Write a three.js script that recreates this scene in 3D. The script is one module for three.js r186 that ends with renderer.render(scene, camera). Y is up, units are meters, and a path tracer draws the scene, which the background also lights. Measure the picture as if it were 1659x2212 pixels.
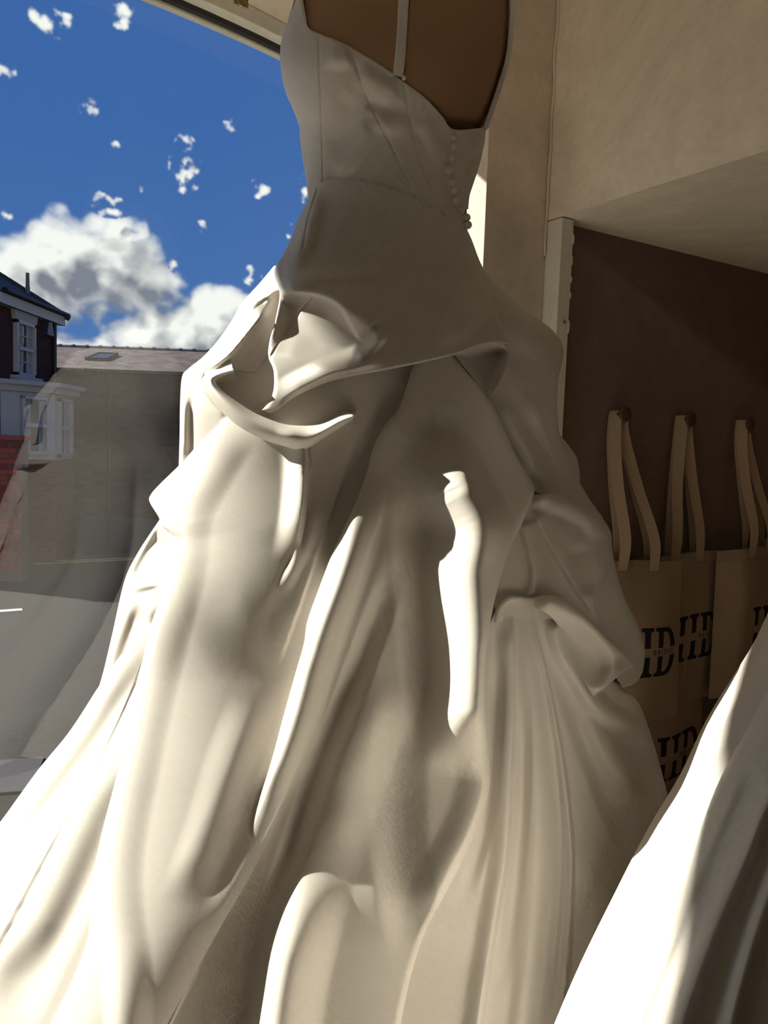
import * as THREE from 'three';
import { RoundedBoxGeometry } from 'three/addons/geometries/RoundedBoxGeometry.js';
import { mergeGeometries } from 'three/addons/utils/BufferGeometryUtils.js';
import { RectAreaLightUniformsLib } from 'three/addons/lights/RectAreaLightUniformsLib.js';
RectAreaLightUniformsLib.init();

// ---------------------------------------------------------------- camera, sky, sun, exposure
const W = 1659, H = 2212, FOV = 66.4, FL = (H / 2) / Math.tan(FOV * Math.PI / 360);
const EYE = 1.5, YAW = 32 * Math.PI / 180;           // the shop is turned 32 degrees to the view
const scene = new THREE.Scene();
const camera = new THREE.PerspectiveCamera(FOV, W / H, 0.02, 400);
camera.rotation.order = 'YXZ';
camera.position.set(0, EYE, 0);
camera.rotation.set(-0.085, 0, 0.035);
camera.updateMatrixWorld(true);

const renderer = new THREE.WebGLRenderer({ antialias: true });
renderer.toneMapping = THREE.LinearToneMapping;
renderer.toneMappingExposure = 1.0;
renderer.shadowMap.enabled = true;

const SUN_HEADING = -70 * Math.PI / 180, SUN_UP = 32.5 * Math.PI / 180;
const SUN = new THREE.Vector3(Math.sin(SUN_HEADING) * Math.cos(SUN_UP), Math.sin(SUN_UP), -Math.cos(SUN_HEADING) * Math.cos(SUN_UP));
const sun = new THREE.DirectionalLight(new THREE.Color().setRGB(1, 0.945, 0.81), 9.8);
sun.name = 'sun';
sun.position.copy(SUN).multiplyScalar(30); sun.target.position.set(0, 1.4, -1.2);
sun.castShadow = true; sun.shadow.radius = 1.0; sun.shadow.mapSize.set(4096, 4096);
Object.assign(sun.shadow.camera, { left: -4, right: 4, top: 4, bottom: -4, near: 1, far: 60 });
scene.add(sun, sun.target);

const SPOT = 1.7;                                      // the shop's track spotlights

// ---------------------------------------------------------------- small helpers
function rng(seed) { let a = seed >>> 0; return () => { a = (a + 0x6d2b79f5) | 0; let t = Math.imul(a ^ (a >>> 15), 1 | a); t = (t + Math.imul(t ^ (t >>> 7), 61 | t)) ^ t; return ((t ^ (t >>> 14)) >>> 0) / 4294967296; }; }
const clamp = (x, a = 0, b = 1) => Math.min(b, Math.max(a, x));
const sstep = (a, b, x) => { const t = clamp((x - a) / (b - a)); return t * t * (3 - 2 * t); };
const mix = (a, b, t) => a + (b - a) * t;
const V = (x, y, z) => new THREE.Vector3(x, y, z);
const PERM = (() => { const r = rng(11), p = Array.from({ length: 256 }, (_, i) => i); for (let i = 255; i > 0; i--) { const j = Math.floor(r() * (i + 1)); [p[i], p[j]] = [p[j], p[i]]; } return new Uint8Array([...p, ...p]); })();
const GR = Array.from({ length: 256 }, (_, i) => { const r = rng(i * 7 + 3), z = r() * 2 - 1, a = r() * 6.2832, s = Math.sqrt(1 - z * z); return [s * Math.cos(a), s * Math.sin(a), z]; });
function noise3(x, y, z) {
  const X = Math.floor(x), Y = Math.floor(y), Z = Math.floor(z); x -= X; y -= Y; z -= Z;
  const u = x * x * x * (x * (x * 6 - 15) + 10), v = y * y * y * (y * (y * 6 - 15) + 10), w = z * z * z * (z * (z * 6 - 15) + 10);
  let out = 0;
  for (let i = 0; i < 8; i++) {
    const a = i & 1, b = (i >> 1) & 1, c = i >> 2, g = GR[PERM[(PERM[(PERM[(X + a) & 255] + Y + b) & 255] + Z + c) & 255]];
    out += (a ? u : 1 - u) * (b ? v : 1 - v) * (c ? w : 1 - w) * (g[0] * (x - a) + g[1] * (y - b) + g[2] * (z - c));
  }
  return out * 1.5;
}
function fbm(x, y, z, n) { let s = 0, a = 0.5; for (let i = 0; i < n; i++) { s += a * noise3(x, y, z); x = x * 2.03 + 7.1; y = y * 2.03 + 3.3; z = z * 2.03 + 5.7; a *= 0.5; } return s; }

// ---------------------------------------------------------------- the sky: air and clouds
// a cloud is [azimuth, elevation, half width, half height (degrees), density]
const CLOUDS = [
  [-20.85, 10.67, 5.96, 3.86, 1.3],
  [-19.69, 12.84, 2.90, 2.25, 0.9],
  [-22.28, 11.82, 2.90, 2.42, 1.1],
  [-25.07, 9.92, 2.90, 1.93, 0.9],
  [-16.67, 10.18, 2.42, 2.25, 0.8],
  [-16.03, 7.16, 4.83, 2.09, 1.1],
  [-11.96, 8.38, 3.86, 2.25, 1.2],
  [-9.37, 8.22, 3.86, 2.25, 1.2],
  [-21.13, 6.01, 3.54, 0.90, 0.7],
  [-14.62, 17.95, 1.10, 2.00, 0.55],
  [-9.57, 17.06, 0.77, 0.64, 0.55],
  [-11.65, 20.72, 0.52, 0.42, 0.5],
  [-23.39, 24.58, 1.55, 0.84, 0.42],
  [-22.15, 24.69, 0.52, 0.64, 0.5],
  [-18.60, 25.71, 1.22, 0.71, 0.4],
  [-20.87, 20.55, 0.71, 0.55, 0.35],
  [-13.48, 14.20, 0.39, 0.64, 0.35],
  [-25.94, 21.81, 0.84, 0.71, 0.42],
  [-9.93, 11.46, 0.71, 0.71, 0.5],
  [-19.55, 14.57, 1.55, 1.10, 0.6],
  [-20.14, 15.40, 0.48, 0.39, 0.4],
  [-7.31, 14.58, 0.39, 0.58, 0.5],
  [-15.40, 11.50, 0.48, 0.71, 0.5],
  [-19.13, 18.60, 0.32, 0.29, 0.3],
  [-17.49, 16.37, 0.26, 0.26, 0.35],
  [-6.67, 17.27, 0.52, 0.97, 0.3],
  [-25.73, 13.47, 0.45, 0.52, 0.35],
];
(function sky() {
  const w = 4096, h = 2048, data = new Float32Array(w * h * 4), D = Math.PI / 180;
  const cl = CLOUDS.map(([az, el, sx, sy, k]) => ({ az: az * D, el: el * D, sx: sx * D, sy: sy * D, k }));
  const r = rng(77);
  for (let i = 0; i < 46; i++) {                       // the same kind of clouds on round the sky, out of the view
    const az = -180 + 360 * r(), el = 4 + 46 * r() * r(), s = 2 + 6 * r();
    if (az > -36 && az < 14 && el < 48) continue;
    cl.push({ az: az * D, el: el * D, sx: s * 1.7 * D, sy: s * 0.7 * D, k: 0.55 + 0.6 * r() });
  }
  for (let i = 0; i < 30; i++) { const az = -180 + i * 12; if (az > -36 && az < 10) continue; cl.push({ az: az * D, el: (2 + 4 * r()) * D, sx: 8 * D, sy: 4 * D, k: 1 }); }
  const rows = new Array(64).fill(0).map(() => []);
  const dens = (az, el, x, y, z, near) => {
    let b = -1, small = 1;
    for (const c of near) {
      let da = az - c.az; if (da > Math.PI) da -= 2 * Math.PI; else if (da < -Math.PI) da += 2 * Math.PI;
      const q = (da / c.sx) ** 2 + ((el - c.el) / c.sy) ** 2; if (q < 4 && c.k * (1 - q) > b) { b = c.k * (1 - q); small = c.sx; }
    }
    if (b < -0.9 || (b < 0 && small < 0.034)) return 0;
    const f = small < 0.034 ? 5.5 : 1, n = fbm(x * 13 * f, y * 16 * f, z * 13 * f, 6) + (f > 1 ? -0.04 : 0.35 * Math.abs(noise3(x * 40, y * 46, z * 40)));
    return b * (f > 1 ? 0.9 : 1) + n * (f > 1 ? 2.3 : 1.5) - (f > 1 ? 0.16 : 0);
  };
  for (let j = 0; j < h; j++) {
    const el = ((j + 0.5) / h - 0.5) * Math.PI, near = cl.filter((c) => Math.abs(el - c.el) < 2.3 * c.sy);
    const e = Math.max(0, Math.sin(el)), haze = Math.exp(-e * 5.5);
    for (let i = 0; i < w; i++) {
      const round = ((i + 0.5) / w - 0.5) * 2 * Math.PI, x = Math.cos(round) * Math.cos(el), z = Math.sin(round) * Math.cos(el), y = Math.sin(el), o = (j * w + i) * 4;
      let R = 0.040 + 0.075 * haze, G = 0.130 + 0.125 * haze, B = 0.40 + 0.14 * haze;
      if (el < 0) { R = 0.09; G = 0.085; B = 0.08; }
      else if (near.length) {
        const az = Math.atan2(x, -z), here = near.filter((c) => { let d = Math.abs(az - c.az); if (d > Math.PI) d = 2 * Math.PI - d; return d < 2.1 * c.sx; });
        if (here.length) {
          const d = dens(az, el, x, y, z, here);
          if (d > 0) {
            const a = sstep(0.0, 0.38, d) * 0.45 + 0.55 * sstep(0.1, 0.85, d);
            const d2 = dens(az - 0.018, el + 0.022, x - 0.018, y + 0.02, z, here);
            const lit = clamp(0.62 + (d - d2) * 1.05 - 0.42 * sstep(0.55, 1.15, d), 0, 1);
            const c = [mix(0.22, 1.02, lit), mix(0.245, 1.03, lit), mix(0.30, 0.98, lit)];
            R = mix(R, c[0], a); G = mix(G, c[1], a); B = mix(B, c[2], a);
          }
        }
      }
      data[o] = R; data[o + 1] = G; data[o + 2] = B; data[o + 3] = 1;
    }
  }
  const t = new THREE.DataTexture(data, w, h, THREE.RGBAFormat, THREE.FloatType);
  t.mapping = THREE.EquirectangularReflectionMapping; t.magFilter = THREE.LinearFilter; t.minFilter = THREE.LinearFilter; t.needsUpdate = true;
  scene.background = t; scene.environment = t;
})();

// ---------------------------------------------------------------- materials
function texture(w, h, fn, srgb = false, repeat = true) {
  const d = new Uint8Array(w * h * 4);
  for (let j = 0; j < h; j++) for (let i = 0; i < w; i++) { const c = fn(i / w, j / h, i, j), o = (j * w + i) * 4; d[o] = clamp(c[0]) * 255; d[o + 1] = clamp(c[1]) * 255; d[o + 2] = clamp(c[2]) * 255; d[o + 3] = c[3] === undefined ? 255 : clamp(c[3]) * 255; }
  const t = new THREE.DataTexture(d, w, h); t.magFilter = THREE.LinearFilter; t.minFilter = THREE.LinearMipmapLinearFilter; t.generateMipmaps = true;
  if (repeat) t.wrapS = t.wrapT = THREE.RepeatWrapping;
  if (srgb) t.colorSpace = THREE.SRGBColorSpace;
  t.needsUpdate = true; return t;
}
const tileNoise = (u, v, n, s = 0) => { const a = u * 2 * Math.PI, b = v * 2 * Math.PI; return noise3(Math.cos(a) * n + 9 + s, Math.sin(a) * n + Math.cos(b) * n, Math.sin(b) * n + 4 + s); };
const col = (r, g, b) => new THREE.Color().setRGB(r, g, b);
const std = (c, rough, o = {}) => new THREE.MeshStandardMaterial({ color: c, roughness: rough, ...o });
const twill = texture(64, 64, (u, v) => { const k = 0.5 + 0.5 * Math.sin((u * 8 + v * 8) * 2 * Math.PI) * (0.8 + 0.2 * Math.sin((u * 8 - v * 16) * 2 * Math.PI)); return [k, k, k]; });
twill.repeat.set(1 / 0.0128, 1 / 0.0128);
const M = {
  satin: new THREE.MeshPhysicalMaterial({ name: 'ivory satin', color: col(0.83, 0.775, 0.715), roughness: 0.44, side: THREE.DoubleSide, bumpMap: twill, bumpScale: 0.0003, specularIntensity: 0.8 }),
  button: std(col(0.83, 0.775, 0.715), 0.5, { name: 'satin button' }),
  skin: std(col(0.43, 0.25, 0.14), 0.75, { name: 'tan dress form cloth' }),
};

// ---------------------------------------------------------------- naming
const taken = {};
function numbered(name) { const n = (taken[name] = (taken[name] ?? -1) + 1); return n ? name + '_' + String(n).padStart(3, '0') : name; }
function shade(o) { o.castShadow = true; o.receiveShadow = true; return o; }
function tag(o, label, category, group, kind) { if (label) o.userData.label = label; if (category) o.userData.category = category; if (group) o.userData.group = group; if (kind) o.userData.kind = kind; return o; }
function mesh(name, g, m, parent = scene) { const o = shade(new THREE.Mesh(g, m)); o.name = parent === scene ? numbered(name) : name; parent.add(o); return o; }
function struct(name, g, m) { const o = mesh(name, g, m); o.userData.kind = 'structure'; return o; }
function thing(name, label, category, group) { const o = new THREE.Group(); o.name = numbered(name); scene.add(o); return tag(o, label, category, group); }
// shop axes: x along the street wall, z from the street wall into the room
const shopAt = (x, y, z) => V(x * Math.cos(YAW) + z * Math.sin(YAW), y, -x * Math.sin(YAW) + z * Math.cos(YAW));
function inShop(o, x, y, z) { o.position.copy(shopAt(x, y, z)); o.rotation.y = YAW; return o; }
function box(w, h, d, x = 0, y = 0, z = 0, r = 0.004) { const g = r > 0 ? new RoundedBoxGeometry(w, h, d, 2, Math.min(r, w / 2.1, h / 2.1, d / 2.1)) : new THREE.BoxGeometry(w, h, d); g.translate(x, y, z); return g; }
const merge = (...g) => mergeGeometries(g.flat().map((q) => { const k = q.index ? q.toNonIndexed() : q; for (const n of Object.keys(k.attributes)) if (!['position', 'normal', 'uv'].includes(n)) k.deleteAttribute(n); return k; }));

// ---------------------------------------------------------------- sculpting cloth
// The gown is modelled as the eye sees it from the camera's place: a spot is (x, y) in the frame and a distance, and at() gives its place in the room.
const CR = V(1, 0, 0).transformDirection(camera.matrixWorld), CU = V(0, 1, 0).transformDirection(camera.matrixWorld), CF = V(0, 0, -1).transformDirection(camera.matrixWorld);
function at(px, py, z) { const u = (px - W / 2) / FL * z, v = (H / 2 - py) / FL * z; return V(CR.x * u + CU.x * v + CF.x * z, EYE + CR.y * u + CU.y * v + CF.y * z, CR.z * u + CU.z * v + CF.z * z); }
function spline(pts, n) {                              // through the points, n + 1 samples evenly spaced by length
  const dim = Math.max(...pts.map((p) => p.length)), full = pts.map((p) => { const q = [...p]; while (q.length < dim) q.push(0); return q; }), dense = [], P = (i) => full[clamp(i, 0, full.length - 1)];
  for (let i = 0; i < full.length - 1; i++) for (let k = 0; k < 24; k++) {
    const t = k / 24, a = P(i - 1), b = P(i), c = P(i + 1), d = P(i + 2);
    dense.push(b.map((_, j) => 0.5 * (2 * b[j] + (c[j] - a[j]) * t + (2 * a[j] - 5 * b[j] + 4 * c[j] - d[j]) * t * t + (3 * b[j] - a[j] - 3 * c[j] + d[j]) * t * t * t)));
  }
  dense.push([...full[full.length - 1]]);
  const L = [0]; for (let i = 1; i < dense.length; i++) L.push(L[i - 1] + Math.hypot(dense[i][0] - dense[i - 1][0], dense[i][1] - dense[i - 1][1]));
  const out = []; let j = 0;
  for (let i = 0; i <= n; i++) { const s = L[L.length - 1] * i / n; while (j < dense.length - 2 && L[j + 1] < s) j++; const t = L[j + 1] > L[j] ? (s - L[j]) / (L[j + 1] - L[j]) : 0; out.push(dense[j].map((v, k) => mix(v, dense[j + 1][k], t))); }
  return out;
}
function tableAt(T, y) {                               // smooth interpolation in a table of [y, a, b]
  let i = 0; while (i < T.length - 2 && T[i + 1][0] < y) i++;
  const P = (k) => T[clamp(k, 0, T.length - 1)], b = P(i), c = P(i + 1), t = (y - b[0]) / (c[0] - b[0]), a = P(i - 1), d = P(i + 2);
  if (t < 0 || t > 1) return [1, 2].map((k) => mix(b[k], c[k], t));
  return [1, 2].map((k) => { const m0 = (c[k] - a[k]) / (c[0] - a[0]) * (c[0] - b[0]), m1 = (d[k] - b[k]) / (d[0] - b[0]) * (c[0] - b[0]); return (2 * t ** 3 - 3 * t * t + 1) * b[k] + (t ** 3 - 2 * t * t + t) * m0 + (3 * t * t - 2 * t ** 3) * c[k] + (t ** 3 - t * t) * m1; });
}
// A body: its outline as a table of [y, left, right] and the distance of its axis; depth(x, y) is the distance of its near side.
function body(table, axis, round) {
  return (px, py) => {
    const [l, r] = tableAt(table, py), c = (l + r) / 2, wd = (r - l) / 2 / FL, sd = wd / Math.sqrt(1 + wd * wd), v = (H / 2 - py) / FL;
    const za = axis / (Math.cos(0.085) + v * Math.sin(0.085)), rad = za * sd, zt = za * (1 - sd * sd), u = (px - c) / FL, q = rad * rad * (1 + u * u) - u * u * za * za;
    const zc = q > 0 ? (za - Math.sqrt(q)) / (1 + u * u) : zt;
    return zt - round * (zt - zc) + (q > 0 ? 0 : (Math.abs(u) - wd) * 0.6);
  };
}
// A fold: height h in millimetres towards the eye along a line, falling off within wl on the left of (or below) the line and wr on its right (or above it).
function fold(h, wl, wr, pts, tap = 0.25) {
  const len = pts.slice(1).reduce((s, p, i) => s + Math.hypot(p[0] - pts[i][0], p[1] - pts[i][1]), 0), p = spline(pts.map((q) => [q[0], q[1], q[2] ?? 1]), Math.max(6, Math.round(len / 22)));
  const m = Math.max(wl, wr), xs = p.map((q) => q[0]), ys = p.map((q) => q[1]);
  return { h, wl, wr, p, tap, x0: Math.min(...xs) - m, x1: Math.max(...xs) + m, y0: Math.min(...ys) - m, y1: Math.max(...ys) + m };
}
function dent(h, blur, pts) {                          // raises (or, below 0, sinks) what lies inside an outline
  const p = spline([...pts, pts[0]], pts.length * 8), xs = p.map((q) => q[0]), ys = p.map((q) => q[1]);
  return { h, blur, p, area: true, x0: Math.min(...xs) - blur, x1: Math.max(...xs) + blur, y0: Math.min(...ys) - blur, y1: Math.max(...ys) + blur };
}
function rise(list, x, y) {
  let sum = 0;
  for (const s of list) {
    if (x < s.x0 || x > s.x1 || y < s.y0 || y > s.y1) continue;
    const p = s.p; let best = 1e9, side = 1, along = 0, scale = 1, inside = false;
    for (let i = 0; i < p.length - 1; i++) {
      const ax = p[i][0], ay = p[i][1], dx = p[i + 1][0] - ax, dy = p[i + 1][1] - ay, t = clamp(((x - ax) * dx + (y - ay) * dy) / (dx * dx + dy * dy || 1)), ex = x - ax - dx * t, ey = y - ay - dy * t, d = ex * ex + ey * ey;
      if (d < best) { best = d; side = ex * dy - ey * dx; along = (i + t) / (p.length - 1); scale = s.area ? 1 : mix(p[i][2], p[i + 1][2], t); }
      if (s.area && (ay > y) !== (ay + dy > y) && x < ax + dx * (y - ay) / dy) inside = !inside;
    }
    const d = Math.sqrt(best);
    if (s.area) { sum += s.h * sstep(-s.blur, s.blur, inside ? d : -d); continue; }
    const q = d / (side > 0 ? s.wr : s.wl); if (q >= 1) continue;
    const k = (1 - q * q) ** 2, [t0, t1] = Array.isArray(s.tap) ? s.tap : [s.tap, s.tap], e = (t0 > 0 ? sstep(0, t0, along) : 1) * (t1 > 0 ? sstep(0, t1, 1 - along) : 1);
    sum += s.h * k * e * scale;
  }
  return sum;
}
// A piece of cloth between two edges a and b (points x, y, millimetres of lift). Free edges are rolled over with the radius rho (pixels) and turned in behind.
function cloth({ a, b, depth, folds = [], lift = 0, bulge = 0, free = '', rho = 9, step = 4, tuck = 26, top = null, bot = null }) {
  const lenOf = (p) => p.slice(1).reduce((s, q, i) => s + Math.hypot(q[0] - p[i][0], q[1] - p[i][1]), 0);
  const n = Math.max(8, Math.round(Math.max(lenOf(a), lenOf(b)) / step)), A = spline(a, n), B = spline(b, n);
  let widest = 0; for (let i = 0; i <= n; i++) widest = Math.max(widest, Math.hypot(A[i][0] - B[i][0], A[i][1] - B[i][1]));
  const m = Math.max(10, Math.round(widest / step)), TP = top && spline(top, 400), BT = bot && spline(bot, 400), onLine = (L, t) => { const f = t * 400, k = Math.min(399, Math.floor(f)); return [mix(L[k][0], L[k + 1][0], f - k), mix(L[k][1], L[k + 1][1], f - k)]; }, grid = [], fa = free.includes('a'), fb = free.includes('b'), fs = free.includes('s'), fe = free.includes('e');
  const place = (x, y, mm) => { const z0 = depth(x, y), z = z0 - (mm + lift + rise(folds, x, y)) / 1000; return [x, y, z, z0]; };
  const back = (e) => (e < rho ? (rho - Math.sqrt(Math.max(0, rho * rho - (rho - e) * (rho - e)))) : 0);
  const S = []; for (let i = 0; i <= n; i++) S.push(i / n);
  for (let i = 0; i <= n; i++) {
    const row = [];
    const si = fs || fe ? mix(S[i], 0.5 - 0.5 * Math.cos(Math.PI * S[i]), 0.35) : S[i], f = si * n, k = Math.min(n - 1, Math.floor(f)), w = f - k;
    const pa = A[k].map((v, q) => mix(v, A[k + 1][q], w)), pb = B[k].map((v, q) => mix(v, B[k + 1][q], w)), wide = Math.hypot(pa[0] - pb[0], pa[1] - pb[1]), long = lenOf(a);
    for (let j = 0; j <= m; j++) {
      const tl = j / m, t = mix(tl, 0.5 - 0.5 * Math.cos(Math.PI * tl), 0.6), c = [0, 0];
      if (TP) { const q = onLine(TP, t), w2 = (1 - si) ** 2; c[0] += w2 * (q[0] - mix(A[0][0], B[0][0], t)); c[1] += w2 * (q[1] - mix(A[0][1], B[0][1], t)); }
      if (BT) { const q = onLine(BT, t), w2 = si * si; c[0] += w2 * (q[0] - mix(A[n][0], B[n][0], t)); c[1] += w2 * (q[1] - mix(A[n][1], B[n][1], t)); }
      const x = mix(pa[0], pb[0], t) + c[0], y = mix(pa[1], pb[1], t) + c[1], P = place(x, y, mix(pa[2] || 0, pb[2] || 0, t) + bulge * 4 * t * (1 - t));
      let e = 1e9; if (fa) e = Math.min(e, t * wide); if (fb) e = Math.min(e, (1 - t) * wide); if (fs) e = Math.min(e, si * long); if (fe) e = Math.min(e, (1 - si) * long);
      P[2] += back(e) * P[2] / FL;
      row.push(P);
    }
    grid.push(row);
  }
  const turn = (edge, inner) => {                       // the rows that go round a free edge and in behind it
    const out = [];
    for (const [q, z] of [[0.12, 0.5], [0.5, 0.87], [1, 1]]) out.push(edge.map((p, i) => { const s = inner[i], l = Math.hypot(s[0] - p[0], s[1] - p[1]) || 1, r = Math.min(rho, 40); return [p[0] + (s[0] - p[0]) / l * r * q, p[1] + (s[1] - p[1]) / l * r * q, p[2] + z * r * p[2] / FL]; }));
    out.push(edge.map((p, i) => { const s = inner[i], l = Math.hypot(s[0] - p[0], s[1] - p[1]) || 1; return [p[0] + (s[0] - p[0]) / l * 3.5 * rho, p[1] + (s[1] - p[1]) / l * 3.5 * rho, p[2] + rho * p[2] / FL + tuck / 1000]; }));
    return out;
  };
  const mid = Math.floor(m / 2), nid = Math.floor(n / 2);
  let rows = grid;
  if (fa || fb) rows = rows.map((r) => [...r]);
  if (fa) { const e = turn(grid.map((r) => r[0]), grid.map((r) => r[Math.min(mid, 6)])); rows.forEach((r, i) => r.unshift(...e.map((q) => q[i]).reverse())); }
  if (fb) { const e = turn(grid.map((r) => r[m]), grid.map((r) => r[Math.max(mid, m - 6)])); rows.forEach((r, i) => r.push(...e.map((q) => q[i]))); }
  if (fs) rows = [...turn(rows[0], rows[Math.min(nid, 6)]).reverse(), ...rows];
  if (fe) rows = [...rows, ...turn(rows[rows.length - 1], rows[rows.length - 1 - Math.min(nid, 6)])];
  return gridMesh(rows.map((r) => r.map((p) => at(p[0], p[1], p[2]))), rows.map((r) => r.map((p) => [p[0] * 0.00055, -p[1] * 0.00055])));
}
function gridMesh(P, UV) {
  const r = P.length, c = P[0].length, pos = new Float32Array(r * c * 3), uv = new Float32Array(r * c * 2), idx = [];
  for (let i = 0; i < r; i++) for (let j = 0; j < c; j++) { const k = i * c + j; pos.set([P[i][j].x, P[i][j].y, P[i][j].z], k * 3); uv.set(UV ? UV[i][j] : [j / c, i / r], k * 2); }
  for (let i = 0; i < r - 1; i++) for (let j = 0; j < c - 1; j++) { const a = i * c + j, b = a + 1, d = a + c, e = d + 1; idx.push(a, d, b, b, d, e); }
  const g = new THREE.BufferGeometry(); g.setAttribute('position', new THREE.BufferAttribute(pos, 3)); g.setAttribute('uv', new THREE.BufferAttribute(uv, 2)); g.setIndex(idx); g.computeVertexNormals(); return g;
}

// ---------------------------------------------------------------- the shop
const plaster = texture(256, 256, (u, v) => { const k = 0.5 + 0.28 * tileNoise(u, v, 3) + 0.22 * tileNoise(u, v, 17, 5); return [k, k, k]; });
const speck = texture(256, 256, (u, v, i, j) => { const r = rng(i * 977 + j * 131 + 5)(); const k = 0.93 + 0.04 * tileNoise(u, v, 2.2) + 0.03 * tileNoise(u, v, 9, 3) + 0.02 * (r - 0.5); return [k, k, k * 0.985]; }, true);
const paint = (r, g, b, rough = 0.75, bump = 0.0008) => std(col(r, g, b), rough, { map: speck, bumpMap: plaster, bumpScale: bump });
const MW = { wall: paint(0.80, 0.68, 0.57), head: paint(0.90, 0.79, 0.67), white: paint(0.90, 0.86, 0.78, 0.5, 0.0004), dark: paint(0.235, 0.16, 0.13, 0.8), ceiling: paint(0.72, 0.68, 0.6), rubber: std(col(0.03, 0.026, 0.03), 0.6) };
const boards = texture(512, 512, (u, v) => { const n = Math.floor(v * 4), g = (v * 4) % 1, k = 0.8 + 0.1 * tileNoise(u, v * 3, 2, n) + 0.12 * tileNoise(u, v, 40, 2) - (g < 0.02 ? 0.4 : 0); return [0.84 * k, 0.72 * k, 0.58 * k]; }, true);
const WL = 0.0, WA = 1.23, SPRING = 2.262, RISE = 0.25, SILL = 0.48, GLASS = -1.78, INNER = -1.55, OUTER = -1.98;
function metreUV(g, per = 1) { const p = g.attributes.position, n = g.attributes.normal, u = g.attributes.uv; for (let i = 0; i < p.count; i++) u.setXY(i, (Math.abs(n.getX(i)) > 0.5 ? p.getZ(i) : p.getX(i)) / per, (Math.abs(n.getY(i)) > 0.5 ? p.getZ(i) : p.getY(i)) / per); return g; }
function archPath(p, inset, kind = THREE.Path) {       // the window opening, smaller by the inset
  const a = WA - inset, x0 = WL - a, x1 = WL + a, b = RISE - inset, s = new kind();
  s.moveTo(x0, SILL + inset); s.lineTo(x1, SILL + inset); s.lineTo(x1, SPRING);
  for (let i = 1; i <= 48; i++) { const t = Math.PI * i / 48; s.lineTo(WL + a * Math.cos(t), SPRING + b * Math.sin(t)); }
  s.lineTo(x0, SILL + inset); return s;
}
function uvScale(g, k) { const u = g.attributes.uv; for (let i = 0; i < u.count; i++) u.setXY(i, u.getX(i) * k, u.getY(i) * k); return g; }
{
  const s = new THREE.Shape([V(-3.2, -0.7, 0), V(4.4, -0.7, 0), V(4.4, 3.35, 0), V(-3.2, 3.35, 0)].map((q) => new THREE.Vector2(q.x, q.y))); s.holes.push(archPath(s, 0));
  const g = new THREE.ExtrudeGeometry(s, { depth: INNER - GLASS + 0.035, bevelEnabled: false, curveSegments: 8 });
  inShop(struct('wall_street', g, MW.wall), 0, 0, GLASS - 0.035);
  const s2 = new THREE.Shape([[-3.2, -0.7], [4.4, -0.7], [4.4, 3.35], [-3.2, 3.35]].map((q) => new THREE.Vector2(...q))); s2.holes.push(archPath(s2, -0.09));
  inShop(struct('wall_shopfront', new THREE.ExtrudeGeometry(s2, { depth: GLASS - 0.035 - OUTER, bevelEnabled: false }), MW.white), 0, 0, OUTER);
  inShop(struct('trim_2', merge(box(5.2, 0.46, 0.34, 0.4, 2.97, OUTER - 0.17), box(5.4, 0.06, 0.42, 0.4, 3.22, OUTER - 0.21)), MW.white), 0, 0, 0);   // the fascia board over the shopfront
  const ringOf = (o, i, d, m, name, z) => { const q = archPath(null, o, THREE.Shape); q.holes.push(archPath(null, i)); const r = new THREE.ExtrudeGeometry(q, { depth: d, bevelEnabled: true, bevelThickness: 0.003, bevelSize: 0.003, bevelSegments: 2 }); r.translate(0, 0, z); return mesh(name, r, m, win); };
  const win = new THREE.Group(); win.name = 'window_1'; win.userData.kind = 'structure'; scene.add(win); inShop(win, 0, 0, GLASS);
  ringOf(0.003, 0.038, 0.07, MW.white, 'window_frame', -0.03);
  ringOf(0.040, 0.052, 0.02, MW.rubber, 'gasket', -0.01);
  ringOf(0.053, 0.060, 0.012, MW.white, 'bead', -0.014);
  const pane = new THREE.ShapeGeometry(archPath(null, 0.045, THREE.Shape), 8);
  mesh('pane', pane, new THREE.MeshPhysicalMaterial({ name: 'window glass', color: col(0.95, 0.97, 0.96), roughness: 0, transmission: 1, thickness: 0, ior: 1.52, side: THREE.DoubleSide }), win);
  inShop(struct('window_sill', box(2.46, 0.06, 0.42, WL, SILL - 0.03, (INNER + OUTER) / 2), MW.white), 0, 0, 0);
}
const slab = (name, x0, x1, y0, y1, z0, z1, m) => inShop(struct(name, metreUV(box(x1 - x0, y1 - y0, z1 - z0, 0, 0, 0, 0)), m), (x0 + x1) / 2, (y0 + y1) / 2, (z0 + z1) / 2);
slab('floor', -3.2, 4.4, -0.15, 0, INNER, 4.2, std(col(1, 1, 1), 0.5, { map: (() => { const t = boards.clone(); t.repeat.set(0.8, 1.4); return t; })() }));
slab('ceiling', -3.2, 4.4, 3.2, 3.35, INNER, 4.2, MW.ceiling);
slab('wall_back', -3.2, 4.4, 0, 3.2, 4.0, 4.2, MW.wall);
slab('wall_left', -3.2, -3.0, 0, 3.2, INNER, 4.0, MW.wall);
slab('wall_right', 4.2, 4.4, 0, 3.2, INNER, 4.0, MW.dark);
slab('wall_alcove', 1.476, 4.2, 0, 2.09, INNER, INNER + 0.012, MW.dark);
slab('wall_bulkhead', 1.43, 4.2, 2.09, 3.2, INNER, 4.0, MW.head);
slab('window_platform', -1.23, 1.42, 0.30, 0.555, OUTER + 0.15, -0.22, MW.white).name = 'platform';
// the hollow stage under the platform
slab('trim_1', -1.23, 1.42, 0, 0.30, -0.27, -0.24, MW.white);
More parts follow.
